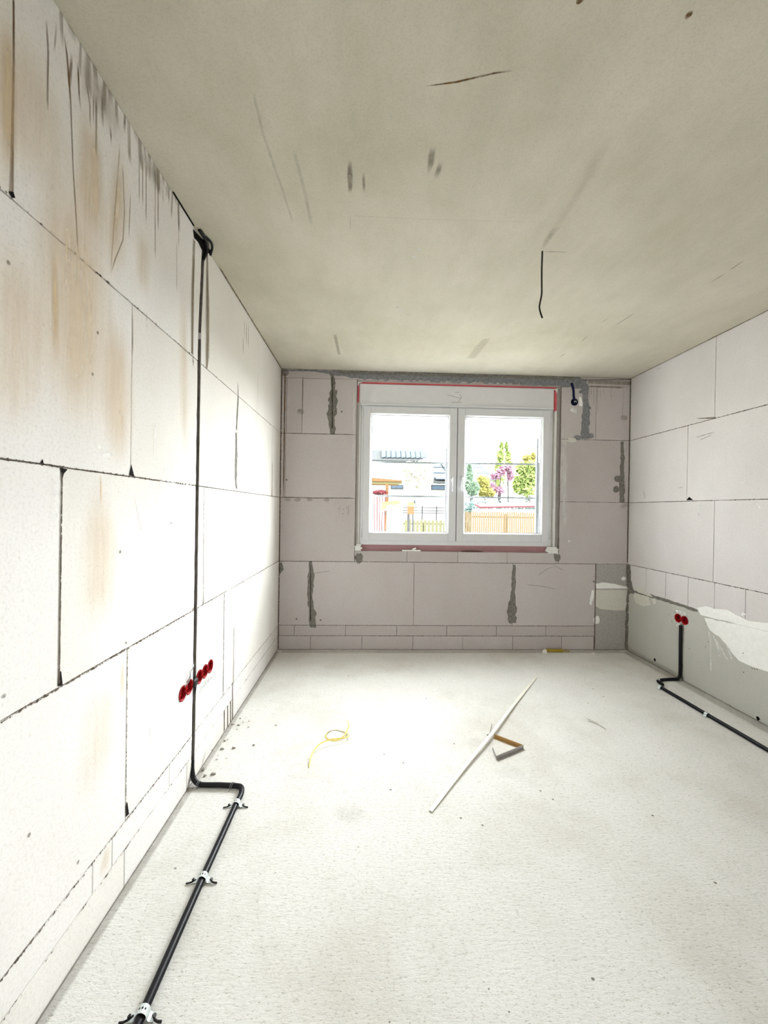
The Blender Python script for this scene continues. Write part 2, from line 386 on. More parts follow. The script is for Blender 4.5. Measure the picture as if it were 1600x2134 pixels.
left_row(Z2, Z3, [Y0, -.517, .483, 1.483, 2.461, 2.654]+j([(3.65, 0.686)])+[ROOM_D])
left_row(Z1, Z2, [Y0, -.6, .3]+j([(1.311, 0.191), (1.41, 0.183), (1.806, 0.184), (2.288, 0.2), (2.788, 0.188)])+[3.4, ROOM_D])
left_row(0, Z1, [Y0, -.7, .3]+j([(1.48, 0.088), (1.98, 0.102), (2.488, 0.081), (2.547, 0.08), (2.6, 0.084), (2.653, 0.12)])+[3.5, ROOM_D], g=.0022)
for z in (Z1, Z2, Z3, Z4, Z5):
    c = chase_u(z)
    jbox(Lw, 'L', Y0, c-CH-.002, z-.004, z+.004, -.0160, -.006, 1); jbox(Lw, 'L', c+CH+.002, ROOM_D, z-.004, z+.004, -.0160, -.006, 1)
zz = [k*ROOM_H/12 for k in range(13)]              # filler at the bottom of the chase
Lw.add([(-.022, chase_u(z)+s*(CH+.003), z) for z in zz for s in (-1, 1)], [(2*i, 2*i+1, 2*i+3, 2*i+2) for i in range(12)], 2)
for s__ in (-1, 1):
    Lw.add([(d, chase_u(z)+s__*(CH-.0030), z) for z in zz for d in (-.0016, -.022)], [(2*i, 2*i+1, 2*i+3, 2*i+2) for i in range(12)], 2)
Lw.box((-.2, Y0-.2, 0), (-.045, ROOM_D+.2, ROOM_H), 3)

W_ = mi
# drips and rust below the ceiling
def LR(pts, wd, k, a=1., **kw): ribbon(Lw, 'L', pts, wd, mi[k], a, **kw)
LR([(0.999, 2.587), (1.001, 2.44), (0.999, 2.245), (0.998, 2.124)], [.006, .008, .010, .016], 'drip', 1, ends=(0, 0), soft=.4)
LR([(1.097, 2.66), (1.103, 2.579), (1.102, 2.426)], .009, 'drip', .9, soft=.6)
LR([(1.071, 2.653), (1.075, 2.608)], .01, 'grey', .8)
LR([(1.131, 2.694), (1.122, 2.6)], .008, 'drip', .5)
LR([(1.155, 2.703), (1.168, 2.648), (1.184, 2.534), (1.196, 2.349), (1.207, 2.252), (1.216, 2.154), (1.218, 2.12)], [.005, .010, .008, .007, .006, .006, .004], 'drip', 1, soft=.55)
LR([(1.188, 2.674), (1.178, 2.569)], [.01, .016], 'drip', .8)
LR([(1.21, 2.672), (1.217, 2.582), (1.224, 2.544)], .008, 'drip', 1)
LR([(1.244, 2.66), (1.262, 2.599), (1.263, 2.53)], .007, 'drip', .85)
LR([(1.278, 2.659), (1.277, 2.556)], .007, 'drip', .9)
LR([(1.289, 2.656), (1.292, 2.465)], .012, 'grey', 1)
LR([(1.316, 2.683), (1.322, 2.583)], .012, 'grey', .9)
LR([(1.359, 2.633), (1.363, 2.569)], .010, 'drip', 1)
LR([(1.41, 2.617), (1.388, 2.389), (1.371, 2.194), (1.365, 2.15)], .008, 'drip', .55)
LR([(1.425, 2.564), (1.438, 2.41), (1.432, 2.306), (1.391, 2.214), (1.367, 2.148)], .007, 'drip', .75)
LR([(1.473, 2.504), (1.465, 2.331)], .007, 'drip', .7)
for x, a_, b_, s in ((290, 330, 425, .6), (297, 320, 430, .8), (304, 340, 465, .9), (312, 330, 380, .5), (323, 350, 540, .8), (329, 360, 480, .8), (339, 390, 430, .6), (351, 390, 432, .7), (372, 425, 520, .7), (368, 500, 610, .6)):
    q = [(1.524, 2.667), (1.546, 2.704), (1.569, 2.688), (1.595, 2.729), (1.633, 2.724), (1.655, 2.724), (1.693, 2.697), (1.74, 2.734), (1.83, 2.732), (1.817, 2.563), (1.527, 2.502), (1.549, 2.51), (1.573, 2.464), (1.596, 2.638), (1.641, 2.369), (1.66, 2.497), (1.695, 2.619), (1.742, 2.651), (1.835, 2.533), (1.822, 2.333)]
    i = (290, 297, 304, 312, 323, 329, 339, 351, 372, 368).index(x)
    LR([q[i], q[i+10]], .008, 'drip', s, soft=.6)
# wide tea-coloured run-off
LR([(1.268, 2.591), (1.273, 2.316), (1.285, 2.178)], [.10, .16, .12], 'rust', 1., soft=.75)
LR([(0.983, 2.544), (0.985, 2.232), (0.984, 2.118)], [.05, .06, .05], 'rust', .9, soft=.75)
LR([(1.423, 2.629), (1.401, 2.398), (1.378, 2.238), (1.368, 2.104)], [.07, .13, .15, .10], 'rust', .75, soft=.9)
LR([(1.222, 2.404), (1.21, 2.129), (1.222, 1.883), (1.232, 1.602), (1.223, 1.515)], [.14, .34, .42, .36, .16], 'rust', .95, soft=.8)
LR([(1.021, 2.066), (1.01, 1.792), (1, 1.522)], [.14, .24, .16], 'rust', .75, soft=.9)
LR([(1.057, 2.587), (1.054, 2.355), (1.048, 2.156)], [.12, .3, .2], 'rust', .55, soft=.8)
LR([(1.561, 2.428), (1.553, 2.17)], [.14, .1], 'rust', .45, soft=.8)
LR([(1.874, 2.47), (1.906, 1.955), (1.927, 1.533)], [.10, .12, .08], 'rust', .45, soft=.8)
LR([(1.13, 2.104), (1.134, 1.949), (1.139, 1.768)], [.02, .03, .03], 'rust', 1, soft=.7)
LR([(1.42, 2.067), (1.421, 1.721), (1.42, 1.473)], [.12, .2, .12], 'rust', .7, soft=.8)
LR([(1.319, 1.481), (1.329, 1.234), (1.315, 0.959)], [.10, .22, .2], 'rust', .6, soft=.8)
LR([(1.328, 1.489), (1.334, 1.373)], [.012, .012], 'rust', 1)
LR([(1.992, 1.398), (2.005, 0.926)], .05, 'rust', .35, soft=.8)
LR([(1.34, 0.841), (1.333, 0.595), (1.248, 0.44)], [.18, .22, .2], 'rust', .35, soft=.8)
for q in ([(1.229, 0.841), (1.227, 0.787)], [(1.246, 0.843), (1.247, 0.788)], [(1.261, 0.836), (1.265, 0.812)]): LR(q, .008, 'rust', 1.6, soft=.5)
LR([(1.455, 0.846), (1.455, 0.692)], .03, 'rust', .8, soft=.7)
LR([(1.394, 0.243), (1.356, 0.15)], [.05, .08], 'rust', .5, soft=.6)
LR([(1.473, 0.146), (1.477, 0.091)], .012, 'rust', 1.3)
LR([(1.493, 2.086), (1.496, 1.928)], .006, 'drip', .9)
LR([(1.514, 2.097), (1.53, 2.051)], .006, 'drip', .6)
# grey band right under the ceiling, near the camera and again above the chase
rr = random.Random(9)
for q, w__ in (([(1.187, 2.694), (1.436, 2.703)], .16), ([(1.502, 2.717), (1.736, 2.721)], .10)): LR([(q[0][0], q[0][1]-.03), (q[1][0], q[1][1]-.03)], w__, 'grey', .55, soft=.8)
edge = resample([(y, z, 0) for y, z in [(1.148, 2.695), (1.322, 2.733), (1.501, 2.738), (1.692, 2.751), (1.835, 2.746)]], .03)
for p in edge:
    L_ = rr.uniform(.03, .16); LR([(p.x+rr.uniform(-.01, .01), ROOM_H-.002), (p.x, ROOM_H-L_)], rr.uniform(.012, .045), 'grey', rr.uniform(.6, 1.1), ends=(0, 1), soft=.6)
# both sides of the chase in the top course
LR([(1.99, 2.679), (1.98, 2.441), (1.983, 2.123)], [.03, .034, .03], 'grey', 1.3, ends=(0, 0), soft=.4)
LR([(1.992, 2.587), (1.983, 2.35), (1.983, 2.123)], .007, 'drip', 1.2, ends=(0, 0), soft=.4)
LR([(1.994, 2.123), (1.996, 2.063)], .02, 'grey', 1)
LR([(2.145, 2.715), (2.16, 2.439), (2.167, 2.189), (2.157, 2.114)], [.03, .06, .06, .02], 'grey', 1.25, ends=(0, 0), soft=.5)
LR([(2.148, 2.634), (2.171, 2.292), (2.163, 2.122)], .010, 'drip', 1, ends=(0, 0), soft=.5)
blob(Lw, 'L', [(1.989, 2.69), (2.033, 2.7), (2.079, 2.69), (2.176, 2.732), (2.202, 2.749), (2.15, 2.746), (2.066, 2.739), (1.978, 2.721)], mi['gap_dark'], .004)  # black patch painted for the hole where chase meets ceiling
for q in ([(2.783, 2.671), (2.788, 2.542)], [(2.826, 2.668), (2.833, 2.505)], [(2.87, 2.678), (2.877, 2.512)], [(2.757, 2.545), (2.762, 2.417)], [(2.97, 2.55), (2.984, 2.509)]): LR(q, .012, 'grey', 1, soft=.5)
LR([(2.659, 2.212), (2.673, 2.101), (2.644, 1.875)], [.004, .02, .03], 'mortar', 1, soft=.5, jit=.002)
LR([(2.643, 1.89), (2.65, 1.72), (2.646, 1.563), (2.668, 1.486)], [.03, .06, .05, .04], 'mortar', .95, soft=.5, jit=.003)
LR([(2.668, 1.486), (2.665, 1.061)], [.03, .02], 'grey', .5, soft=.5)
LR([(3.625, 1.807), (3.625, 1.485)], [.01, .03], 'drip', 1.2, ends=(1, 0), soft=.4)
LR([(2.644, 0.626), (2.65, 0.216)], [.02, .03], 'grey', 1, soft=.5, jit=.003)
LR([(2.142, 1.249), (2.153, 0.873)], .007, 'drip', .7, soft=.5)
LR([(2.467, 1.39), (2.476, 1.142)], .008, 'grey', .6)
# pockets where head joints meet bed joints, their dark painted flat
for tri in ([(1.158, 1.487), (1.184, 1.485), (1.171, 1.473), (1.166, 1.454), (1.162, 1.473)], [(1.483, 1.495), (1.513, 1.492), (1.494, 1.534)], [(1.158, 0.876), (1.174, 0.87), (1.168, 0.911), (1.161, 0.914)], [(1.486, 0.255), (1.503, 0.252), (1.491, 0.304), (1.482, 0.296)], [(0.991, 2.124), (1.002, 2.132), (1.007, 2.123), (0.997, 2.117)], [(1.091, 1.493), (1.1, 1.49), (1.097, 1.503)]):
    blob(Lw, 'L', tri, mi['gap_dark'], .002)
for q in ([(2.132, 0.865), (2.156, 0.872), (2.155, 0.905)], [(2.006, 0.884), (2.028, 0.871), (2.039, 0.88)]): blob(Lw, 'L', q, mi['smudge'], .003)
# nail holes and flecks
for p in [(0.991, 1.957), (1.307, 1.93), (1.285, 1.791), (1.244, 0.302), (1.066, 0.53), (0.991, 0.925), (1.435, 1.223), (1.474, 0.891), (1.794, 1.311), (2.322, 0.003), (2.352, -0.003), (2.294, 0.012), (2.309, -0.022), (2.376, -0.08)]: disc(Lw, 'L', p, .004, .005, mi['smudge'], 1.4)
for q in ([(1.641, 0.517), (1.639, 0.431)], [(1.056, 0.815), (1.049, 0.789)], [(1.074, 0.367), (1.08, 0.339)], [(1.016, 0.606), (0.999, 0.605)], [(1.249, 0.087), (1.243, 0.079)]): LR(q, .003, 'drip', .8)
for q in ([(1.655, 1.722), (1.647, 1.586)], [(1.735, 1.567), (1.732, 1.496)], [(1.759, 1.57), (1.76, 1.508)], [(1.788, 1.573), (1.794, 1.517)], [(1.583, 2.131), (1.588, 2.059)], [(1.517, 1.427), (1.585, 1.244)], [(1.649, 1.47), (1.687, 1.433), (1.705, 1.494), (2.001, 1.487)]): LR(q, .010, 'pale', 1)
LR([(1.147, 1.472), (1.152, 1.319)], .05, 'pale', .5)
for q in ([(1.306, 1.54), (1.402, 1.561)], [(1.356, 1.373), (1.405, 1.398)], [(1.284, 1.575), (1.365, 1.567)]): LR(q, .02, 'pale', .9)
LR([(2.218, 0.065), (2.145, 0.008)], [.02, .04], 'smudge', .5)
for z, a__ in ((Z5, .36), (Z4, .43), (Z3, .50), (Z2, .46), (Z1, .36)):
    LR([(.6, z), (chase_u(z)-CH-.004, z)], .014, 'crack', a__, ends=(0, 0), soft=.6); LR([(chase_u(z)+CH+.004, z), (ROOM_D, z)], .012, 'crack', a__-.05, ends=(0, 0), soft=.6)
LR([(1.164, 1.474), (1.161, 0.88)], .008, 'crack', .75, ends=(0, 0), soft=.5); LR([(1.483, 0.86), (1.483, 0.26)], .006, 'crack', .55, ends=(0, 0), soft=.5)
LR([(2.461, 0.861), (2.462, 0.241)], .010, 'crack', .7, ends=(0, 0), soft=.5); LR([(2.137, 1.425), (2.153, 0.873)], .006, 'crack', .5, ends=(0, 0))
for q in ([(2.486, 0.141), (2.49, 0.015)], [(2.545, 0.142), (2.55, 0.003)], [(2.597, 0.147), (2.602, 0.006)], [(2.63, 0.25), (2.639, -0.011)]): LR(q, .016, 'crack', 1, ends=(0, 0), soft=.5)
# rough dark edge along the floor
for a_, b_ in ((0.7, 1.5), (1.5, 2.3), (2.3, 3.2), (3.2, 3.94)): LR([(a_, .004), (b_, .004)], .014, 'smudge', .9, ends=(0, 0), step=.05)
wl = struct(Lw.build('wall_left', SLOTS))

# ---------------------------------------------------------------- right wall
LAYER[0] = 0; Rw = MB(); ZR = .622
R_BOX = [(3.279, .505), (3.208, .505)]
R_holes = [(y, z, .0335) for y, z in R_BOX]
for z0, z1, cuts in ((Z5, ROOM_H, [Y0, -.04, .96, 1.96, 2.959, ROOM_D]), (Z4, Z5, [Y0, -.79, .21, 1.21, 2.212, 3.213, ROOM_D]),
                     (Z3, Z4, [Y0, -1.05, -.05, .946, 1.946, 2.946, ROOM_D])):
    row(Rw, 'R', z0, z1, cuts, mi=mi['block_right_dim'])
row(Rw, 'R', ZR, Z3, [Y0]+[round(3.68-.2495*k, 3) for k in range(20, -1, -1)]+[ROOM_D], mi=mi['block_right_dim'])
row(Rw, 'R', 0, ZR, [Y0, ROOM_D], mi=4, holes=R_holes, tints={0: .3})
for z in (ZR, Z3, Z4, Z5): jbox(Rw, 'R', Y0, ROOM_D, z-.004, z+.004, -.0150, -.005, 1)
Rw.box((ROOM_W+.045, Y0-.2, 0), (ROOM_W+.2, ROOM_D+.2, ROOM_H), 3)
def RR(pts, wd, k, a=1., **kw): ribbon(Rw, 'R', pts, wd, mi[k], a, **kw)
RR([(3.931, 0.599), (3.68, 0.623), (3.429, 0.621), (3.194, 0.619), (3.07, 0.615)], [.05, .035, .035, .03, .03], 'mortar', 1, jit=.002, ends=(0, 1))
RR([(3.923, 0.861), (3.911, 0.685), (3.88, 0.605)], [.05, .07, .09], 'mortar', 1, jit=.003, ends=(0, 0))
blob(Rw, 'R', [(3.852, 0.644), (3.748, 0.674), (3.648, 0.639), (3.584, 0.617), (3.781, 0.621)], mi['cream'], .006)
blob(Rw, 'R', [(3.836, 0.6), (3.647, 0.599), (3.613, 0.539), (3.71, 0.503), (3.82, 0.514), (3.85, 0.564)], mi['cream'], .008)
blob(Rw, 'R', [(3.596, 0.601), (3.547, 0.599), (3.546, 0.564), (3.576, 0.557)], mi['cream'], .006)
# white plaster band and the wide skim coat below it, running out of frame
blob(Rw, 'R', [(3.079, 0.636), (3.008, 0.668), (2.93, 0.665), (2.821, 0.685), (2.744, 0.664), (2.654, 0.648), (2.521, 0.673)]+[(2.2, .57), (1.2, .56)]+[(1.2, .50)]+[(2.521, 0.629), (2.653, 0.609), (2.8, 0.614), (2.92, 0.602), (3.051, 0.597)], mi['plaster'], .012)
blob(Rw, 'R', [(3.005, 0.572), (2.878, 0.585), (2.653, 0.602), (2.52, 0.616)]+[(2.3, .5), (.4, .48), (.4, .22), (2.0, .18)]+[(2.515, 0.369), (2.596, 0.36), (2.719, 0.362), (2.795, 0.421), (2.876, 0.482), (2.96, 0.503)], mi['plaster'], .02, .86)
for q in ([(2.707, 0.653), (2.701, 0.695), (2.655, 0.694)], [(2.689, 0.658), (2.679, 0.678)]): RR(q, .02, 'plaster')
for q in ([(2.978, 0.506), (2.962, 0.4), (2.949, 0.184)], [(2.917, 0.451), (2.872, 0.323)], [(2.938, 0.463), (2.793, 0.317)], [(2.815, 0.431), (2.774, 0.341)]): RR(q, [.02]*len(q), 'pale', .9)
for q in ([(3.33, .53), (3.30, .56), (3.24, .565), (3.17, .55)], [(3.33, .49), (3.31, .455), (3.27, .445)]): RR(q, .035, 'pale', .9)
for p in [(3.545, 0.052), (2.576, 0.023)]: disc(Rw, 'R', p, .011, .012, mi['gap_dark'], 1.3)
for p in [(2.975, 0.406), (3, 0.357), (2.691, 0.42), (2.685, 0.288), (2.623, 0.339), (2.606, 0.343), (2.589, 0.346), (3.381, 0.507), (3.347, 0.458), (3.157, 0.288)]: disc(Rw, 'R', p, .005, .004, mi['smudge'], 1.2)
RR([(3.138, 2.156), (2.962, 2.12), (2.937, 2.121)], [.004, .02, .004], 'smudge', 1.4); blob(Rw, 'R', [(3.215, 1.5), (3.147, 1.498), (3.186, 1.523)], mi['gap_dark'], .003)
for q in ([(3.139, 2.001), (2.951, 2.012)], [(3.106, 1.972), (2.972, 1.997)], [(3.739, 1.613), (3.704, 1.511)], [(3.601, 2.711), (3.516, 2.703)], [(3.321, 1.601), (3.243, 1.612)]): RR(q, .012, 'smudge', .55)
for q in ([(3.08, 1.474), (3.087, 1.352)], [(2.745, 1.611), (2.674, 1.61)], [(2.636, 1.476), (2.585, 1.427)]): RR(q, .015, 'pale', .9)
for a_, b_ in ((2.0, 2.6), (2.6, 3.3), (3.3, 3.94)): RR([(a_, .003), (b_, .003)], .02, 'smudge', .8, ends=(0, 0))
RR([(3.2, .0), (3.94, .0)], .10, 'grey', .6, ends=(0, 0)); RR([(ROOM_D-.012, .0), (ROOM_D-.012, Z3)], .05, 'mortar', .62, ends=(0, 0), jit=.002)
for q in ([(3.236, 0.469), (3.233, 0.349), (3.229, 0.151), (3.23, -0.002)],): RR(q, [.06, .03, .03, .06], 'mortar', .9, jit=.004, ends=(0, 0))
for z, a__ in ((Z5, .5), (Z4, .45), (Z3, .5)): RR([(2.0, z), (ROOM_D, z)], .010, 'crack', a__, ends=(0, 0), soft=.6)
wr = struct(Rw.build('wall_right', SLOTS))

# ---------------------------------------------------------------- window wall
LAYER[0] = 0; Bw = MB(); OX0, OX1, OZ0, OZ1 = .737, 2.78, .975, 2.655
k5 = mi['block_back_dim']; PX = 3.16
B_CUP = (2.911, 2.489); cup_holes = [(B_CUP[0], B_CUP[1], .033)]
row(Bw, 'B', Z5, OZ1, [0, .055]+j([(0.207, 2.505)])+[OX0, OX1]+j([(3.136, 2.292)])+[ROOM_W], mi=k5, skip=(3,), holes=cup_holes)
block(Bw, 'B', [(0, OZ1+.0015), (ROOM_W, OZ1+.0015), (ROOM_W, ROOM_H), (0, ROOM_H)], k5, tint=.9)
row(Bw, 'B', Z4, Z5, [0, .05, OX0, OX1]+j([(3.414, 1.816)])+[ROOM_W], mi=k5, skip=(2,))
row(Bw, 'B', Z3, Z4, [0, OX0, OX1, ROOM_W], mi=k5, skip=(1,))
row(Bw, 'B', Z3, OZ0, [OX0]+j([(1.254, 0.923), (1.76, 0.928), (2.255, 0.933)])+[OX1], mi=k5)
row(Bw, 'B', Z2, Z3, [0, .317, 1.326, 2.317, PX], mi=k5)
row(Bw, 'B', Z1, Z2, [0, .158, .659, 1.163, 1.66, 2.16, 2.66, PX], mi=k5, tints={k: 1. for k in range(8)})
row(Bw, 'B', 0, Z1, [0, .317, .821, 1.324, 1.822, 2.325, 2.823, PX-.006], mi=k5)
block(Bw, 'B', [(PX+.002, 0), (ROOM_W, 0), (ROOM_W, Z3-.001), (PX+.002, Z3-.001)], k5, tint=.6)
for z, a_, b_ in ((Z1, 0, PX), (Z2, 0, PX), (Z3, 0, ROOM_W), (Z4, 0, OX0), (Z4, OX1, ROOM_W), (Z5, 0, OX0), (Z5, OX1, ROOM_W)):
    jbox(Bw, 'B', a_, b_, z-.004, z+.004, -.0150, -.005, 1)
jbox(Bw, 'B', PX-.008, PX+.004, 0, Z3, -.0128, -.0022, 1)
T1, T2 = ROOM_D+.045, ROOM_D+.32                    # masonry behind the facing, with the outer reveal
RX0, RX1, RZ0, RZ1 = .80, 2.69, 1.03, 2.36
for lo, hi in (((-.2, T1, 0), (RX0, T2, ROOM_H)), ((RX1, T1, 0), (ROOM_W+.2, T2, ROOM_H)), ((RX0, T1, 0), (RX1, T2, RZ0)), ((RX0, T1+.09, RZ1), (RX1, T2, ROOM_H))):
    Bw.box(lo, hi, 0)
def BR(pts, wd, k, a=1., **kw): ribbon(Bw, 'B', pts, wd, mi[k], a, **kw)
# mortar bed under the ceiling
BR([(a, b) for a, b in [(0.009, 2.724), (0.297, 2.732), (0.53, 2.715), (0.812, 2.699), (1.474, 2.699), (2.194, 2.7), (2.778, 2.692), (3.048, 2.68)]], [.015, .02, .05, .10, .10, .10, .12, .12], 'mortar_blue', 1, ends=(0, 1), soft=.25, jit=.003)
BR([(0.53, 2.724), (1, 2.719), (1.953, 2.726), (2.924, 2.72)], .035, 'mortar', 1, ends=(1, 1), jit=.003)
BR([(3.047, 2.699), (3.492, 2.692)], .05, 'grey', .9, ends=(0, 0))
BR([(2.949, 2.711), (3.491, 2.73)], .016, 'mortar', .9, ends=(0, 0))
# vertical mortar smears over head joints
BR([(0.493, 2.709), (0.503, 2.607), (0.509, 2.536)], [.06, .05, .04], 'mortar', 1, ends=(0, 0), jit=.003)
BR([(0.509, 2.55), (0.501, 2.419), (0.489, 2.278), (0.5, 2.161), (0.515, 2.1)], [.07, .12, .09, .09, .05], 'mortar', 1.05, ends=(0, 1), jit=.008, soft=.4)
BR([(0.493, 2.7), (0.501, 2.138)], .012, 'gap_dark', .6, jit=.002)
BR([(0.303, 0.871), (0.314, 0.726), (0.307, 0.538), (0.318, 0.42)], [.035, .07, .06, .06], 'mortar', 1.05, ends=(0, 0), jit=.004, soft=.4)
BR([(0.318, 0.434), (0.333, 0.35), (0.33, 0.279), (0.349, 0.199)], [.06, .11, .08, .06], 'mortar', 1.05, ends=(0, 1), jit=.004, soft=.4)
BR([(0.308, 0.857), (0.316, 0.255)], .012, 'gap_dark', .6, jit=.002)
BR([(2.327, 0.852), (2.325, 0.646), (2.318, 0.502), (2.31, 0.382), (2.322, 0.252)], [.035, .05, .07, .12, .08], 'mortar', 1.05, ends=(0, 1), jit=.005, soft=.4)
BR([(3.409, 2.101), (3.417, 1.913), (3.411, 1.719), (3.42, 1.492)], [.04, .05, .06, .055], 'mortar', 1.05, ends=(0, 0), jit=.004, soft=.4)
for p in [(3.366, 1.728), (3.358, 1.622)]: disc(Bw, 'B', p, .03, .03, mi['mortar'], .75)
BR([(3.405, 1.492), (3.466, 1.43)], .08, 'smudge', .5)
BR([(3.013, 2.674), (3.026, 2.53), (3.033, 2.386), (3.026, 2.242), (3.028, 2.122)], [.10, .08, .08, .09, .10], 'mortar_blue', 1, ends=(0, 0), jit=.005, soft=.35)
BR([(2.941, 2.615), (3.001, 2.568)], .04, 'mortar_blue', .8)
for p in [(2.949, 2.134), (3.082, 2.156), (3.047, 2.435)]: disc(Bw, 'B', p, .035, .025, mi['mortar_blue'], .7)
BR([(3.146, 2.687), (3.156, 2.389)], .006, 'drip', .5)
for i_, (q, a_) in enumerate(((([(3.063, 2.647), (3.066, 2.507)]), .9), ([(3.083, 2.647), (3.084, 2.556)], .9), ([(3.107, 2.648), (3.116, 2.446)], .8), ([(3.142, 2.649), (3.145, 2.495)], .8), ([(3.171, 2.65), (3.179, 2.525)], .7), ([(3.211, 2.646), (3.207, 2.559)], .6), ([(3.28, 2.643), (3.287, 2.513)], .7), ([(3.413, 2.646), (3.409, 2.347)], .5))):
    BR(q, .010, 'drip', a_*.7, soft=.6)
BR([(3.048, 2.651), (3.418, 2.646)], .02, 'grey', 1)
for p in [(3.424, 2.343), (0.19, 2.327)]: disc(Bw, 'B', p, .03, .02, mi['smudge'], .6, .6)
for p in [(0.181, 2.341), (0.065, 1.661), (0.461, 2.315), (0.591, 2.337), (0.18, 0.302), (0.414, 0.293), (3.142, 0.691)]: disc(Bw, 'B', p, .008, .008, mi['smudge'], 1.5)
# chases in the left corner
BR([(0.037, 2.697), (0.037, 2.361), (0.037, 1.66), (0.035, 1.473)], [.016, .016, .012, .006], 'drip', 1.1, ends=(0, 1), soft=.4)
BR([(0, 2.723), (0, 1.659), (0.001, 0.864)], .012, 'drip', 1, ends=(0, 0), soft=.4)
disc(Bw, 'B', [(0.028, 2.706)][0], .05, .03, mi['smudge'], 1.1)
blob(Bw, 'B', [(-0.003, 0.817), (0.024, 0.855), (0.043, 0.789), (0.012, 0.742)], mi['mortar'], .01)
BR([(0.034, 1.492), (0.36, 1.487), (0.711, 1.498)], .010, 'drip', .55, ends=(0, 1)); BR([(0.073, 2.114), (0.702, 2.119)], .006, 'drip', .5)
for p in [(0.081, 1.469), (0.174, 1.466), (0.29, 1.472), (0.454, 1.47)]: disc(Bw, 'B', p, .03, .015, mi['smudge'], .6)
for q in ([(0.209, 2.692), (0.213, 2.342)], ): BR(q, .006, 'drip', .7)
# around the window
BR([(0.747, 0.951), (0.753, 0.862)], [.03, .03], 'gap_dark', .8); disc(Bw, 'B', [(0.781, 0.904)][0], .035, .045, mi['mortar'], .9)
BR([(2.759, 0.977), (2.765, 0.914), (2.751, 0.861)], [.10, .07, .03], 'mortar', .95, jit=.003)
BR([(2.802, 2.429), (2.823, 1.805), (2.834, 1.132), (2.847, 0.987)], [.07, .08, .07, .04], 'pale', .55, soft=.7, jit=.004)
BR([(2.835, 1.093), (2.884, 1.098), (2.904, 1.055)], .02, 'plaster', .8); BR([(0.711, 2.518), (0.711, 1.86)], .02, 'pale', .6, soft=.6)
BR([(2.86, 2.449), (2.881, 2.416), (2.93, 2.393), (2.969, 2.423)], [.03, .06, .06, .04], 'pale', .9, jit=.003); BR([(2.956, 2.567), (2.972, 2.519), (2.978, 2.471), (2.969, 2.423)], [.02, .035, .045, .03], 'plaster', 1, jit=.003, soft=.4)
disc(Bw, 'B', [(2.886, 2.109)][0], .06, .025, mi['cream'], .6, .5)
for q in ([(2.567, 0.744), (2.664, 0.817), (2.737, 0.832)], [(2.447, 0.657), (2.618, 0.639), (2.765, 0.611)], [(2.712, 0.865), (2.835, 0.794)], [(0.323, 0.749), (0.51, 0.775)]): BR(q, .008, 'smudge', .8)
BR([(1.706, 2.549), (1.754, 2.555)], .004, 'smudge', .8)
# pencilled 1:1 left of the window
for q in ([(0.567, 1.378), (0.59, 1.416), (0.582, 1.326)], [(0.647, 1.388), (0.67, 1.422), (0.667, 1.323)]): BR(q, .004, 'drip', .8, soft=.3, ends=(0, 0))
for p in [(0.619, 1.383), (0.615, 1.336)]: disc(Bw, 'B', p, .005, .005, mi['drip'], .9)
# concrete pier at the right with its plaster patch
blob(Bw, 'B', [(PX+.006, .004), (ROOM_W, .004), (ROOM_W, Z3-.006), (PX+.006, Z3-.006)], mi['slurry_dark'], .002, jit=.02)
blob(Bw, 'B', [(3.164, 0.604), (3.491, 0.606), (3.494, 0.407), (3.36, 0.406), (3.212, 0.42), (3.166, 0.449)], mi['cream'], .008)
blob(Bw, 'B', [(3.163, 0.667), (3.232, 0.682), (3.356, 0.668), (3.455, 0.644), (3.49, 0.64), (3.49, 0.625), (3.163, 0.623)], mi['plaster'], .006, .8)
BR([(3.139, 0.628), (3.126, 0.531), (3.112, 0.468), (3.162, 0.449)], [.03, .05, .04, .02], 'plaster', .8)
disc(Bw, 'B', [(3.179, 0.304)][0], .03, .04, mi['plaster'], .7); BR([(3.491, 0.858), (3.501, 0.606), (3.491, 0.314), (3.487, 0.013)], [.05, .04, .035, .03], 'mortar', 1, ends=(0, 0), jit=.003)
disc(Bw, 'B', [(3.449, 0.722)][0], .02, .02, mi['plaster'], 1); BR([(3.412, 0.828), (3.418, 0.775)], .03, 'rust', 1)
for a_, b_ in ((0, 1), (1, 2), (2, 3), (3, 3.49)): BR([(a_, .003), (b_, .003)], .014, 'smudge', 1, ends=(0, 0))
for z, a_, b_ in ((Z1, 0, PX), (Z2, 0, PX), (Z3, 0, ROOM_W), (Z4, 0, OX0), (Z4, OX1, ROOM_W), (Z5, 0, OX0), (Z5, OX1, ROOM_W)): BR([(a_, z), (b_, z)], .010, 'crack', .45, ends=(0, 0), soft=.6)
for z0_, z1_ in ((Z3+.02, ROOM_H),): BR([(ROOM_W-.006, z0_), (ROOM_W-.006, z1_)], .012, 'crack', .8, ends=(0, 0))
BR([(PX, .01), (PX, Z3)], .014, 'crack', .8, ends=(0, 0)); BR([(.006, .01), (.006, ROOM_H)], .012, 'crack', .7, ends=(0, 0))
wb = struct(Bw.build('wall_front', SLOTS))

# ---------------------------------------------------------------- rear wall behind the camera (with the added fill-light opening)
Kw = MB(); a0, a1, b0, b1 = OPEN
for lo, hi in (((0, REAR-.2, 0), (a0, REAR, ROOM_H)), ((a1, REAR-.2, 0), (ROOM_W, REAR, ROOM_H)), ((a0, REAR-.2, b1), (a1, REAR, ROOM_H))): Kw.box(lo, hi, 0)
struct(Kw.build('wall_back', ['block']))

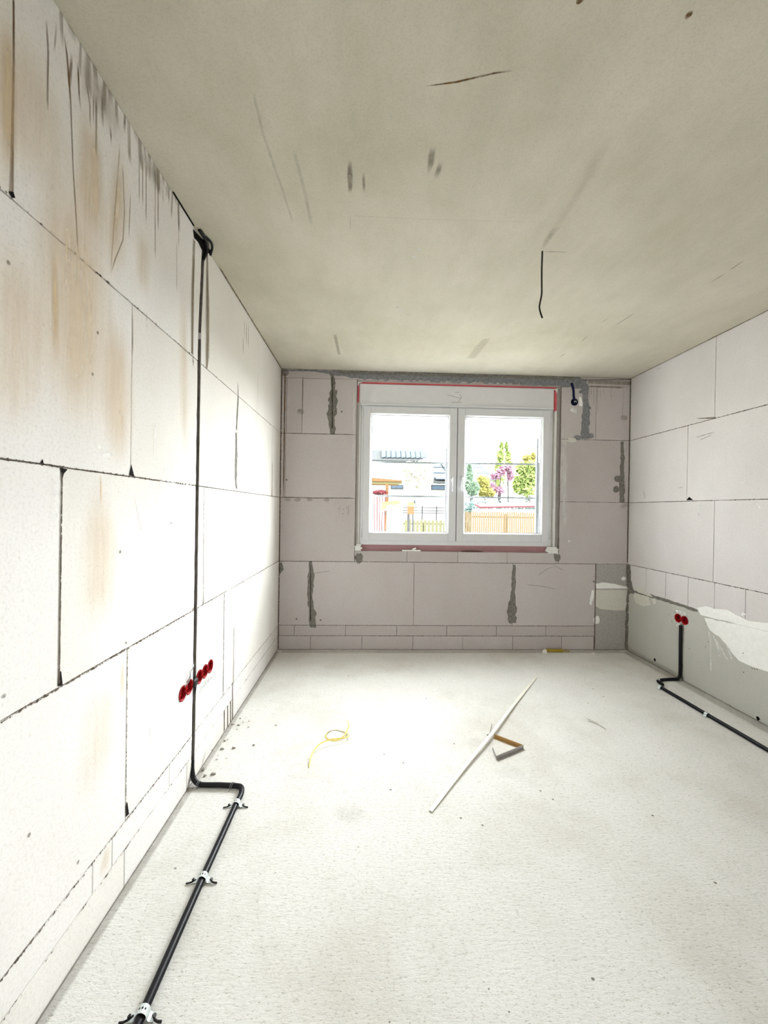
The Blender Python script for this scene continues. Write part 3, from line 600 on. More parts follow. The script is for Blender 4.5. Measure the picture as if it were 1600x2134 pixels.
# ---------------------------------------------------------------- floor and ceiling
LAYER[0] = 0; Fl = MB(); Fl.box((-.2, REAR-.2, -.2), (ROOM_W+.2, ROOM_D+.3, 0), 0)
FM = ['floor'] + MARKS; fi = {k: i for i, k in enumerate(FM)}
def FR(pts, wd, k, a=1., **kw): ribbon(Fl, 'F', pts, wd, fi[k], a, **kw)
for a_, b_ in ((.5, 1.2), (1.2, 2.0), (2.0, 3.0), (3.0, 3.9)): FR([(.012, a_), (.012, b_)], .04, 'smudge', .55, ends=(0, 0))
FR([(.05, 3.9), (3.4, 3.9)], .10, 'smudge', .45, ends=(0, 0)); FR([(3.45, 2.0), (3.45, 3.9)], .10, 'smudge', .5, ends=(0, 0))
for p in [(0.791, 1.835), (0.803, 1.806), (1.55, 2.362), (1.633, 2.089)]: disc(Fl, 'F', p, .06, .035, fi['smudge'], .10, .9)
for p in [(2.648, 3.071), (2.651, 2.942), (2.48, 2.846), (1.306, 2.923), (1.393, 2.354), (0.994, 1.97), (0.973, 2.258), (1.737, 1.949), (1.772, 1.889), (1.3, 1.782), (2.185, 1.778), (2.185, 1.447), (1.549, 1.156), (1.386, 1.739), (0.146, 1.555), (1.075, 2.179), (0.72, 3.325)]: disc(Fl, 'F', p, .005, .004, fi['smudge'], 1.4)
struct(Fl.build('floor', FM))
LAYER[0] = 0; Ce = MB(); Ce.box((-.2, REAR-.2, ROOM_H), (ROOM_W+.2, ROOM_D+.3, ROOM_H+.2), 0)
CM = ['ceiling'] + MARKS; ci = {k: i for i, k in enumerate(CM)}
def CR(pts, wd, k, a=1., **kw): ribbon(Ce, 'C', pts, wd, ci[k], a, **kw)
CR([(1.025, 1.286), (1.122, 1.268), (1.234, 1.236), (1.29, 1.225)], [.004, .008, .007, .006], 'drip', 1.1, soft=.5)
CR([(1.28, 1.228), (1.292, 1.225)], .010, 'drip', 1); CR([(0.927, 1.276), (0.957, 1.27)], .005, 'drip', .6); CR([(0.947, 1.279), (0.956, 1.27)], .005, 'drip', .5)
CR([(0.771, 1.571), (0.77, 1.642), (0.768, 1.734)], [.016, .028, .020], 'smudge', 1.1, soft=.6); CR([(0.824, 1.623), (0.827, 1.73)], .014, 'smudge', .8)
CR([(1.083, 1.495), (1.089, 1.568), (1.087, 1.617)], [.030, .032, .014], 'smudge', 1, soft=.6); CR([(1.123, 1.557), (1.123, 1.643)], .026, 'smudge', 1, soft=.6)
CR([(0.762, 1.86), (0.755, 1.972)], .006, 'drip', .4); CR([(0.753, 2.246), (0.804, 2.225)], .008, 'smudge', .9)
CR([(0.757, 1.867), (1.141, 1.868), (1.591, 1.857)], .004, 'drip', .3)
CR([(0.47, 1.331), (0.462, 1.482), (0.48, 1.745), (0.486, 1.933)], .012, 'grey', .32); CR([(0.563, 1.534), (0.572, 1.74), (0.575, 1.943)], .018, 'grey', .28)
CR([(1.718, 1.334), (1.713, 1.451), (1.733, 1.599), (1.743, 1.939)], [.12, .07, .07, .03], 'grey', .22, soft=.8)
CR([(1.745, 2.064), (1.888, 2.059)], .006, 'grey', .9); CR([(1.742, 2.056), (1.736, 1.975), (1.736, 1.873)], [.02, .04, .06], 'grey', .5, soft=.8)
CR([(1.755, 3.555), (1.765, 3.28), (1.778, 3.113)], [.10, .09, .07], 'grey', .4); CR([(0.584, 3.132), (0.59, 3.557)], .03, 'grey', .6)
for q in ([(2.208, 2.825), (2.214, 2.766)], [(2.629, 2.839), (2.645, 2.654)], [(2.844, 2.284), (2.85, 2.174)], [(2.847, 2.165), (2.844, 2.063)], [(2.503, 2.818), (2.513, 2.731)], [(2.53, 3.129), (2.53, 3.023)], [(2.517, 3.462), (2.527, 3.353)]): CR(q, .010, 'smudge', .9)
for p in [(1.714, 1.067), (1.715, 1.063), (1.402, 1.051), (1.406, 1.049)]: disc(Ce, 'C', p, .007, .006, ci['drip'], 1)
for p in [(1.069, 2.737), (1.12, 2.78), (1.04, 2.687), (1.108, 2.088), (1.088, 2.149), (1.838, 2.911)]: disc(Ce, 'C', p, .010, .008, ci['pale'], 1)
CR([(-0.002, 1.506), (-0.003, 1.53)], .02, 'gap_dark', 1); blob(Ce, 'C', [(-0.018, 2.029), (-0.008, 2.039), (0.008, 2.081), (0.026, 2.073), (0.024, 2.102), (0.01, 2.125), (0.01, 2.164), (-0.005, 2.189), (-0.008, 2.126), (-0.021, 2.083)], ci['gap_dark'], .003)  # black patches painted for the ceiling side of the chase hole
CR([(.004, 2.3), (.004, 3.94)], .012, 'drip', .9, ends=(1, 0)); CR([(.004, 1.75), (.004, 2.0)], .012, 'gap_dark', .8)
CR([(3.486, 2.2), (3.486, 3.94)], .01, 'drip', .9, ends=(1, 0)); CR([(0, 3.944), (3.49, 3.944)], .016, 'drip', .9, ends=(0, 0))
struct(Ce.build('ceiling', CM))

# ---------------------------------------------------------------- window
FY = ROOM_D+.035                                   # room-side face of the frame
win = empty('window_1', (1.745, FY, 1.0)); win['kind'] = 'structure'
def wpart(mb, name, mats, parent=None, **kw):
    o = mb.build(name, mats, **kw); under(o, win)
    if parent: o.parent = parent; o.location = (0, 0, 0)
    return o
def frame_ring(mb, x0, x1, z0, z1, wx, y0, y1, wz=None):
    wz = wz or wx
    mb.box((x0, y0, z0), (x0+wx, y1, z1)); mb.box((x1-wx, y0, z0), (x1, y1, z1))
    mb.box((x0+wx, y0, z0), (x1-wx, y1, z0+wz)); mb.box((x0+wx, y0, z1-wz), (x1-wx, y1, z1))
def bevel(o, w_=.003, seg=2):
    m = o.modifiers.new('bevel', 'BEVEL'); m.width = w_; m.segments = seg; m.limit_method = 'ANGLE'; return o
FX0, FX1, FZ0, FZ1 = .783, 2.704, 1.035, 2.425
f = MB(); frame_ring(f, FX0, FX1, FZ0, FZ1, .055, FY, FY+.075)
bevel(wpart(f, 'window_frame', 'upvc'))
GX = ((.887, 1.651), (1.830, 2.598)); GZ0, GZ1 = 1.168, 2.322
SX = ((.806, 1.739), (1.745, 2.682)); SZ0, SZ1 = 1.078, 2.405
for k in range(2):
    s = MB(); x0, x1 = SX[k]; g0, g1 = GX[k]; y0, y1 = FY-.014, FY+.05
    s.box((x0, y0, SZ0), (g0-.012, y1, SZ1)); s.box((g1+.012, y0, SZ0), (x1, y1, SZ1))
    s.box((g0-.012, y0, SZ0), (g1+.012, y1, GZ0-.012)); s.box((g0-.012, y0, GZ1+.012), (g1+.012, y1, SZ1))
    sash = bevel(wpart(s, 'sash', 'upvc'), .004)
    b = MB()                                       # sloped glazing bead
    fr = [(g0-.012, GZ0-.012), (g1+.012, GZ0-.012), (g1+.012, GZ1+.012), (g0-.012, GZ1+.012)]; inn = [(g0, GZ0), (g1, GZ0), (g1, GZ1), (g0, GZ1)]
    b.add([(x, y0+.004, z) for x, z in fr]+[(x, y0+.016, z) for x, z in inn]+[(x, y0+.04, z) for x, z in inn], [(i, (i+1) % 4, 4+(i+1) % 4, 4+i) for i in range(4)]+[(4+i, 4+(i+1) % 4, 8+(i+1) % 4, 8+i) for i in range(4)])
    wpart(b, 'glazing_bead', 'upvc', sash)
    g = MB(); frame_ring(g, g0-.001, g1+.001, GZ0-.001, GZ1+.001, .004, y0+.018, y0+.022); wpart(g, 'gasket', 'seal_strip', sash)
    p = MB(); p.box((g0-.005, y0+.022, GZ0-.005), (g1+.005, y0+.026, GZ1+.005)); wpart(p, 'pane', 'glass', sash)
    hx = 1.697 if k == 0 else 1.788; hz = (1.652, 1.70)
    h = MB(); h.box((hx-.013, y0-.010, 1.655-.035 if k else 1.65), (hx+.013, y0, 1.725 if k else 1.72)); h.tube([(hx, y0-.004, 1.70), (hx, y0-.045, 1.70)], .008, 10)
    h.tube(smooth_path([(hx, y0-.045, 1.715), (hx, y0-.048, 1.69), (hx+(.004 if k else 0), y0-.045, 1.62), (hx+(.002 if k else 0), y0-.042, 1.575)], 2), .0085, 10)
    wpart(h, 'handle', 'chrome', sash, smooth=True)
    for hz_ in (SZ0+.03, SZ1-.11):
        hg = MB(); xx = x0-.010 if k == 0 else x1+.010; hg.tube([(xx, FY-.012, hz_), (xx, FY-.012, hz_+.08)], .007, 8)
        wpart(hg, 'hinge', 'upvc', sash, smooth=True)
m_ = MB(); m_.box((1.7385, FY-.012, SZ0), (1.7455, FY-.006, SZ1)); wpart(m_, 'meeting_gasket', 'seal_strip')
bx = MB(); bx.box((.762, FY-.004, 2.43), (2.718, FY+.09, 2.628)); bevel(wpart(bx, 'shutter_box', 'box'), .004)
lg = MB(); lg.box((.775, FY-.020, 2.415), (2.712, FY+.01, 2.432)); bevel(wpart(lg, 'box_ledge', 'upvc'), .003)
mk = MB()
for q in ([(1.635, 2.536), (1.698, 2.523), (1.77, 2.506)], [(1.76, 2.544), (1.78, 2.516), (1.747, 2.477)], [(1.675, 2.465), (1.781, 2.468)], [(1.712, 2.562), (1.755, 2.568)]):
    P = [(x, FY-.0052, z) for x, z in q]
    for a_, b_ in zip(P, P[1:]): mk.bar(a_, b_, .0006, .005, up=(0, 0, 1))
wpart(mk, 'scuff_mark', 'profile_grey')
def strip(name, mat, lo, hi):
    s = MB(); s.box(lo, hi); return wpart(s, name, mat)
strip('sealing_profile', 'red_foil', (.752, FY+.004, OZ0-.004), (2.735, FY+.06, FZ0))
strip('foil_edge', 'red_line', (.752, FY-.012, 2.630), (2.74, FY+.01, 2.640))
strip('foil_edge', 'red_line', (.743, FY-.014, 2.44), (.757, FY+.01, 2.622))
strip('foil_edge', 'red_line', (2.722, FY-.014, 2.40), (2.742, FY+.01, 2.61))
strip('head_filler', 'beige_foam', (.737, FY-.008, 2.641), (2.78, FY+.06, 2.656))
strip('jamb_filler', 'beige_foam', (.737, FY-.012, OZ0), (.764, FY+.05, 2.45)); strip('jamb_filler', 'beige_foam', (2.716, FY+.005, OZ0), (2.781, FY+.06, 2.63))
strip('plaster_bead', 'bead', (.765, FY-.018, 1.03), (.772, FY+.02, 2.43)); strip('plaster_bead', 'bead', (2.728, FY-.020, 1.03), (2.742, FY+.02, 2.40))
strip('jamb_filler', 'beige_foam', (.773, FY+.012, OZ0), (.784, FY+.05, 2.43))
for x0, z0, sgn in ((.748, 2.628, 1), (2.738, 2.612, -1)):   # torn white foil corners
    s = MB(); y = FY-.016
    s.add([(x0-.012*sgn, y, z0+.014), (x0+.045*sgn, y, z0+.008), (x0+.012*sgn, y-.003, z0-.002), (x0-.004*sgn, y, z0-.035), (x0-.012*sgn, y, z0-.01)], [(0, 1, 2, 3, 4) if sgn < 0 else (4, 3, 2, 1, 0)])
    o = wpart(s, 'foil_corner', 'shim'); m = o.modifiers.new('solid', 'SOLIDIFY'); m.thickness = .001
strip('outer_sill', 'upvc', (.80, FY+.10, 1.012), (2.69, T2+.04, 1.040))
strip('shutter_rail', 'seal_strip', (2.600, FY+.10, 1.05), (2.612, FY+.14, 2.14)); strip('shutter_rail', 'seal_strip', (1.652, FY+.10, 1.05), (1.665, FY+.13, 2.02))
strip('shutter_rail', 'chrome', (.83, FY+.10, 1.05), (.895, FY+.14, 2.40))

# shims and offcuts on the bottom edge of the opening
def thing_mesh(mb, name, mats, label, cat, group=None, smooth=False):
    return tag(mb.build(name, mats, smooth=smooth), label, cat, group)
SY = ROOM_D+.018
s = MB()
for k, (dx, w_) in enumerate(((0, .05), (.006, .062), (-.004, .05), (.004, .04))): s.obox((.768+dx, SY-.012, OZ0+.011+k*.016), ((1, .1*k, 0), (-.1*k, 1, 0), (0, 0, 1)), (w_/2+.004, .02, .007))
bevel(thing_mesh(s, 'window_shim', 'shim', 'stack of white plastic shims under the left corner of the window frame', 'shim', 'shims at the window corners'), .002)
s = MB()
for k, (dx, w_) in enumerate(((0, .09), (-.008, .105), (-.003, .10), (-.010, .08))): s.obox((2.715+dx, SY-.012, OZ0+.004+k*.016), ((1, -.05*k, 0), (.05*k, 1, 0), (0, 0, 1)), (w_/2+.006, .022, .007))
bevel(thing_mesh(s, 'window_shim', 'shim', 'wider stack of white plastic shims under the right corner of the window frame', 'shim', 'shims at the window corners'), .002)
s = MB(); s.box((1.205, SY-.014, OZ0), (1.39, SY+.012, OZ0+.014)); s.obox((1.325, SY, OZ0+.024), ((1, 0, .3), (0, 1, 0), (-.3, 0, 1)), (.02, .01, .008))
bevel(thing_mesh(s, 'plastic_offcut', 'shim', 'flat white plastic strip with a nub lying under the left window sash', 'offcut'), .002)
s = MB(); s.box((1.80, SY-.012, OZ0), (2.01, SY+.010, OZ0+.008)); s.box((1.84, SY-.008, OZ0+.008), (1.98, SY+.006, OZ0+.012))
bevel(thing_mesh(s, 'dark_lath', 'dark_wood', 'thin dark lath lying below the right window sash on the ledge', 'lath'), .001)

# ---------------------------------------------------------------- electrical
def socket_box(x_face, y, z, axis, label, group, mat='red_box', lid='red_lid', r=.0345, turn=0):
    """flush device box: cup with rim and two screw domes, let into the wall; axis points into the room"""
    ax = Vector(axis); u = Vector((0, 0, 1)); s_ = ax.cross(u).normalized(); c = Vector(x_face)
    root = empty('socket_box', c); n = 28
    def ring(rad, e): return [ax*e + (u*math.cos(2*math.pi*i/n)+s_*math.sin(2*math.pi*i/n))*rad for i in range(n)]
    rings = [ring(r*1.0, -.001), ring(r*1.05, .001), ring(r*1.05, .0045), ring(r*.93, .0045), ring(r*.91, -.036)]
    mb = MB(); mb.add([v for q in rings for v in q], [(k*n+i, k*n+(i+1) % n, (k+1)*n+(i+1) % n, (k+1)*n+i) for k in range(4) for i in range(n)])
    mb.add(ring(r*.91, -.036), [tuple(range(n))]); o = mb.build('cup', mat, root, smooth=True)
    for sg in (-1, 1):
        sc = MB(); p = s_*sg*r*.72; sc.tube([p+ax*-.034, p+ax*.003], .0048, 10); sc.build('screw_dome', mat, root)
    cv = MB(); q = [ring(r*.62, -.022), ring(r*.62, -.012), ring(r*.3, -.009)]
    cv.add([v for t in q for v in t], [(k*n+i, k*n+(i+1) % n, (k+1)*n+(i+1) % n, (k+1)*n+i) for k in range(2) for i in range(n)]+[tuple(2*n+i for i in range(n))]); cv.build('inner_plug', lid, root)
    return tag(root, label, 'socket box', group)
names = ('nearest red socket box in the left wall, first of the pair left of the chase', 'second red socket box in the left wall, touching the left side of the chase',
         'red socket box touching the right side of the chase in the left wall', 'middle red socket box of the three right of the chase in the left wall',
         'farthest red socket box in the left wall, last of the row towards the window')
for (y, z), nm in zip(L_BOX, names): socket_box((0, y, z), y, z, (1, 0, 0), nm, 'red socket boxes in the left wall')
for (y, z), nm in zip(R_BOX, ('red socket box in the right wall on the side of the window', 'red socket box in the right wall nearer the camera, above the black conduit')):
    socket_box((ROOM_W, y, z), y, z, (-1, 0, 0), nm, 'red socket boxes in the right wall')
jb = socket_box((B_CUP[0], ROOM_D, B_CUP[1]), 0, 0, (0, -1, 0), 'x', None, 'blue_box', 'blue_box', .034)
jb.name = 'junction_box'; tag(jb, 'round dark blue junction box set in the wall right of the window top', 'junction box')
wr_ = MB()
for q in (((0, -.005, -.01), (-.012, -.02, 0), (.004, -.02, .012), (.02, -.006, -.005)), ((-.01, -.008, .006), (.008, -.022, -.004), (.015, -.01, .012))): wr_.tube(smooth_path(q), .0016, 6)
wr_.build('wire_end', 'steel', jb)
cb = MB(); cb.tube(smooth_path([(x, ROOM_D-.010-i*.001, z) for i, (x, z) in enumerate([(2.909, 2.499), (2.898, 2.546), (2.897, 2.594), (2.886, 2.642), (2.871, 2.675)])], 2), lambda i: .0105, 10)
tag(cb.build('cable_conduit', 'blue_box', smooth=True), 'short dark blue conduit running from the junction box up to the ceiling', 'conduit')
# plaster and wire ends under the left boxes
wm = MB(); rr = random.Random(3)
for k in range(16):
    y = 2.10+k*.0125; z = .458+rr.uniform(-.012, .008)
    wm.tube(smooth_path([(.003, y, z), (.012+rr.random()*.01, y+rr.uniform(-.01, .01), z-.012), (.006, y+rr.uniform(-.012, .012), z-.026)], 1), .0013, 5)
tag(wm.build('cut_wires', 'steel'), 'grey tangle of cut wire ends under the right three red boxes in the left wall', 'wires')
wm = MB(); wm.tube(smooth_path([(.004, 1.955, .54), (.014, 1.975, .562), (.006, 1.99, .585), (.012, 1.985, .545), (.003, 1.94, .525)], 2), .0022, 6); wm.tube(smooth_path([(.004, 2.0, .575), (.012, 2.015, .59), (.004, 2.03, .60)], 1), .002, 6)
tag(wm.build('loose_wire', 'wire'), 'thin grey green wire loop above the left pair of red socket boxes', 'wire')
bl = MB(); ico = bmesh.new(); bmesh.ops.create_icosphere(ico, subdivisions=2, radius=1)
def lump(mb, c, s, seed, mi_=0):
    r_ = random.Random(seed); q = []
    for v in ico.verts:
        k = 1+.28*math.sin(v.co.x*3.1+seed)+.18*math.sin(v.co.y*4.3+seed*2)+r_.uniform(-.08, .08); q.append((c[0]+v.co.x*s[0]*k, c[1]+v.co.y*s[1]*k, max(c[2]+v.co.z*s[2]*k, c[2]-s[2]*.8)))
    mb.add(q, [tuple(v.index for v in f_.verts) for f_ in ico.faces], mi_)
lump(bl, (.004, 2.055, .495), (.012, .024, .022), 2); bl.tube([(.006, 2.055, .49), (.004, 2.056, .44)], lambda i: .007 if i == 0 else .002, 8)
tag(bl.build('cable_plug', 'cable', smooth=True), 'black cable lump in the chase between the two groups of red boxes', 'cable')

def corrugated(mb, pts, r, pitch=.0055, n=12):
    P = resample(pts, pitch/2); mb.tube(P, lambda i: r if i % 2 else r*.86, n)
def arc(c, r, a0, a1, z, k=10): return [(c[0]+r*math.cos(math.radians(a0+(a1-a0)*i/k)), c[1]+r*math.sin(math.radians(a0+(a1-a0)*i/k)), z) for i in range(k+1)]
cr = .0125
# left conduit: out of the chase, across the floor, round the corner and towards the camera
pL = [(-.004, 2.045, .115), (-.002, 2.04, .085), (.006, 2.03, .05), (.018, 2.02, .028), (.036, 2.012, .016), (.06, 2.006, cr)]
pL = smooth_path(pL, 1) + [(.10, 2.004, cr), (.15, 2.002, cr+.001), (.20, 1.999, cr)] + [tuple(v) for v in smooth_path([(.225, 1.997, cr), (.262, 1.990, cr), (.276, 1.945, cr), (.275, 1.90, cr)], 2)] + [(.273, 1.87, cr), (.273, 1.70, cr), (.272, 1.508, cr), (.273, 1.3, cr), (.274, 1.108, cr), (.276, .8, cr), (.28, .3, cr), (.28, -.6, cr)]
mb = MB(); corrugated(mb, pL, cr)
tag(mb.build('conduit', 'conduit', smooth=True), 'black corrugated conduit leaving the left wall chase and running over the floor towards the camera', 'conduit', 'black conduits on the floor')
# right conduit
mb = MB()
pR = [(ROOM_W-.0135, 3.236, .455), (ROOM_W-.0135, 3.235, .30), (ROOM_W-.0135, 3.232, .10), (ROOM_W-.016, 3.23, .04), (ROOM_W-.035, 3.226, cr), (3.40, 3.222, cr), (3.33, 3.214, cr)] + [tuple(v) for v in smooth_path([(3.30, 3.207, cr), (3.262, 3.20, cr), (3.245, 3.165, cr), (3.243, 3.12, cr)], 2)] + [(x, y, cr) for x, y in [(3.191, 3.068), (3.199, 2.869), (3.202, 2.649), (3.211, 2.437), (3.214, 2.241)]] + [(3.22, 1.6, cr), (3.22, .4, cr)]
corrugated(mb, pR, cr, n=10)
tag(mb.build('conduit', 'conduit', smooth=True), 'black corrugated conduit dropping from the two red boxes and running along the right wall floor', 'conduit', 'black conduits on the floor')
def clip(x, y, ang, label, group, nails=True):
    """perforated strap bent over the conduit with feet on both sides"""
    root = empty('pipe_clip', (x, y, 0)); root.rotation_euler = (0, 0, ang); w_ = .011
    prof = [(-.034, .002), (-.022, .002), (-.0165, .006)] + [((cr+.0022)*math.cos(math.radians(180-t)), cr+(cr+.0022)*math.sin(math.radians(180-t))) for t in range(0, 181, 20)] + [(.0165, .006), (.022, .002), (.034, .002)]
    mb = MB(); vs = [(px_, s_*w_, pz) for px_, pz in prof for s_ in (-1, 1)]; k = len(prof)
    mb.add(vs, [(2*i, 2*i+1, 2*i+3, 2*i+2) for i in range(k-1)]); o = mb.build('strap', 'steel', root)
    sm = o.modifiers.new('solid', 'SOLIDIFY'); sm.thickness = .0014
    h = MB()
    for t in (60, 90, 120): 
        c = Vector((math.cos(math.radians(t))*(cr+.0035), 0, cr+math.sin(math.radians(t))*(cr+.0035))); h.tube([c, c*1.0+Vector((math.cos(math.radians(t)), 0, math.sin(math.radians(t))))*.0006], .0026, 8)
    h.build('strap_hole', 'cable', root)
    if nails:
        for sg in (-1, 1):
            nl = MB(); nl.tube([(sg*.029, 0, .001), (sg*.033, -.003, .010)], .0022, 6); nl.tube([(sg*.033, -.003, .010), (sg*.034, -.003, .012)], .005, 8)
            nl.tube(smooth_path([(sg*.026, .004, .003), (sg*.040, -.012, .006), (sg*.056, -.010, .002)], 1), .003, 6); nl.build('nail', 'cable', root)
    return tag(root, label, 'pipe clip', group)
gL = 'metal clips on the left conduit'
clip(.2735, 1.875, 0, 'galvanised clip on the left conduit just after its bend', gL)
clip(.272, 1.50, 0, 'galvanised clip halfway along the left conduit, between the bend clip and the nearest clip', gL)
clip(.274, 1.100, 0, 'galvanised clip on the left conduit nearest the camera at the bottom of the photo', gL)
gR = 'metal clips on the right conduit'
clip(3.262, 3.195, math.radians(60), 'small clip on the outer bend of the right conduit', gR, False)
for q, nm in zip([(3.191, 3.068), (3.202, 2.649)], ('small clip right after the bend of the right conduit', 'small clip on the straight run of the right conduit in mid floor')): clip(q[0], q[1], 0, nm, gR, False)
def tie(x, y, label):
    mb = MB()
    for d in (-.004, .004): mb.tube([(x+d+.003*math.sin(t/40), y+(cr+.002)*math.cos(math.radians(t)), max(.001, cr+(cr+.002)*math.sin(math.radians(t)))) for t in range(-60, 241, 20)], .0012, 6)
    mb.tube([(x, y+.012, .003), (x+.012, y+.030, .004)], .0012, 6); mb.tube([(x, y-.012, .003), (x-.008, y-.030, .003)], .0012, 6)
    tag(mb.build('tie_wire', 'wire'), label, 'wire', 'tie wires around the left conduit')
tie(.045, 2.008, 'thin grey tie wire around the left conduit beside the wall'); tie(.212, 1.998, 'thin grey tie wire around the left conduit just before its bend')
# cable from the ceiling
mb = MB(); mb.tube(smooth_path([(x, 2.063, z) for x, z in [(1.75, 2.745), (1.748, 2.65), (1.75, 2.55), (1.751, 2.516), (1.74, 2.465), (1.739, 2.445), (1.745, 2.421), (1.756, 2.394)]], 2), .0042, 12)
tag(mb.build('ceiling_cable', 'cable', smooth=True), 'black cable hanging from the concrete ceiling with a kinked end', 'cable')
# black cable bundle over the painted-on hole at the top of the chase
mb = MB(); mb.tube(smooth_path([(.02, 2.0, 2.738), (.03, 2.06, 2.728), (.014, 2.12, 2.715), (-.005, 2.11, 2.66)], 2), .009, 10); mb.tube(smooth_path([(.03, 2.05, 2.738), (.05, 2.10, 2.73), (.02, 2.14, 2.70)], 2), .006, 8)
tag(mb.build('cable_bundle', 'cable', smooth=True), 'black cables emerging where the chase in the left wall meets the ceiling', 'cable')

# ---------------------------------------------------------------- things lying on the floor
sp = [(1.169, 1.822), (1.635, 2.411), (2.285, 3.289)]
mb = MB(); P = [Vector((sp[0][0], sp[0][1], .003)), Vector((1.42, 2.15, .012)), Vector((sp[1][0], sp[1][1], .022)), Vector((1.95, 2.85, .010)), Vector((sp[2][0], sp[2][1], .003))]
P = smooth_path(P, 2); d0 = (P[-1]-P[0]).normalized(); sd = Vector((d0.y, -d0.x, 0)); hw = .0095; k = len(P)
mb.add([p + sd*s_*hw + Vector((0, 0, t)) for p in P for s_, t in ((-1, 0), (1, 0), (1, .003), (-1, .003))], [(4*i+a_, 4*i+(a_+1) % 4, 4*i+4+(a_+1) % 4, 4*i+4+a_) for i in range(k-1) for a_ in range(4)]+[(0, 3, 2, 1), tuple(4*(k-1)+a_ for a_ in range(4))])
tag(mb.build('long_lath', 'lath'), 'long thin pale lath lying diagonally across the floor', 'lath')
# bent plastic angle profile: brown arm and grey arm
root = empty('bent_profile', (1.70, 2.29, 0)); A = [(1.654, 2.416), (1.788, 2.3), (1.597, 2.2), (1.604, 2.294)]
def angle_arm(name, p, q, mat):
    p, q = Vector((*p, 0)), Vector((*q, 0)); mb = MB(); d = (q-p).normalized(); s_ = Vector((-d.y, d.x, 0)); off_ = Vector(root.location)
    L = (q-p).length; prof = [(-.016, .001), (0, .001), (0, .020), (.0025, .020), (.0025, 0), (-.016, 0)]
    if name == 'short_lip': prof = [(0, 0), (0, .014), (.0025, .014), (.0025, 0)]
    n = len(prof); vs = [e_ - off_ + s_*a_ + Vector((0, 0, b_+.001)) for e_ in (p, q) for a_, b_ in prof]
    mb.add(vs, [(i, (i+1) % n, n+(i+1) % n, n+i) for i in range(n)]+[tuple(range(n))[::-1], tuple(n+i for i in range(n))]); return mb.build(name, mat, root)
angle_arm('brown_arm', A[0], A[1], 'profile_brown'); angle_arm('grey_arm', A[2], A[1], 'profile_grey'); angle_arm('short_lip', A[3], A[2], 'profile_grey')
tag(root, 'V-shaped bent strip with one brown and one grey arm beside the long lath', 'strip')
q = [(1.627, 2.432), (1.682, 2.552)]
mb = MB(); mb.tube([(q[0][0], q[0][1], .004), (q[1][0], q[1][1], .010)], .0025, 6); lump(mb, (q[0][0]-.005, q[0][1], .008), (.010, .008, .006), 5)
tag(mb.build('bent_nail', 'profile_grey'), 'small bent nail with reddish head left of the long lath', 'nail')
q = [(2.34, 2.609), (2.381, 2.566), (2.4, 2.497)]
mb = MB(); s_ = [(x, y, z) for (x, y), z in zip(q, (.012, .006, .003))]; mb.bar(s_[0], s_[1], .012, .002); mb.bar(s_[1], s_[2], .008, .002)
tag(mb.build('wood_splinter', 'splinter'), 'pale wood splinter lying alone on the floor right of the lath', 'splinter')
# curled yellow strap
q = [(0.568, 2.147), (0.565, 2.243), (0.6, 2.328), (0.665, 2.37), (0.749, 2.383), (0.77, 2.428), (0.75, 2.475), (0.697, 2.514), (0.652, 2.509), (0.622, 2.456), (0.633, 2.405), (0.692, 2.384), (0.733, 2.413), (0.756, 2.475), (0.763, 2.519), (0.751, 2.575)]
P = smooth_path([(x, y, .004+.022*max(0, math.sin(i*.55))) for i, (x, y) in enumerate(q)], 2); mb = MB(); k = len(P); vs = []
for i, p in enumerate(P):
    d = (P[min(i+1, k-1)]-P[max(i-1, 0)]).normalized(); s_ = Vector((-d.y, d.x, .6)).normalized()*.0035; vs += [p-s_, p+s_]
mb.add(vs, [(2*i, 2*i+1, 2*i+3, 2*i+2) for i in range(k-1)]); o = mb.build('yellow_strap', 'yellow_strap'); m = o.modifiers.new('solid', 'SOLIDIFY'); m.thickness = .0012
tag(o, 'thin yellow packing strap curled into a loop on the left half of the floor', 'strap')
# yellow tool and white bits at the foot of the window wall
q = [(2.642, 3.848), (2.838, 3.848)]
mb = MB(); mb.box((q[0][0], 3.88, 0), (q[1][0]-.03, 3.905, .028)); mb.box((q[0][0]+.012, 3.876, .006), (q[1][0]-.05, 3.909, .022)); mb.tube([(q[1][0]-.03, 3.892, .012), (q[1][0]+.04, 3.89, .010)], .006, 8)
bevel(tag(mb.build('yellow_tool', 'yellow_dull'), 'dull yellow tool lying against the foot of the wall below the window', 'tool'), .003)
mb = MB(); q = [(2.585, 3.848), (2.637, 3.848)]; mb.add([(q[0][0], 3.86, 0), (q[1][0]-.005, 3.85, 0), (q[1][0]-.005, 3.90, 0), (q[0][0]+.015, 3.905, 0), (q[0][0]+.006, 3.862, .026), (q[1][0]-.008, 3.855, .032), (q[1][0]-.008, 3.89, .032), (q[0][0]+.02, 3.89, .022)], [(0,3,2,1),(4,5,6,7),(0,1,5,4),(1,2,6,5),(2,3,7,6),(3,0,4,7)])
tag(mb.build('block_chip', 'crumb'), 'white wedge of aerated block at the left end of the yellow tool', 'block chip')
mb = MB(); q = [(3.078, 3.822)][0]; lump(mb, (q[0], q[1], .010), (.018, .012, .010), 8); tag(mb.build('block_chip', 'crumb', smooth=False), 'small white chip alone at the foot of the wall, right of the yellow tool', 'block chip')
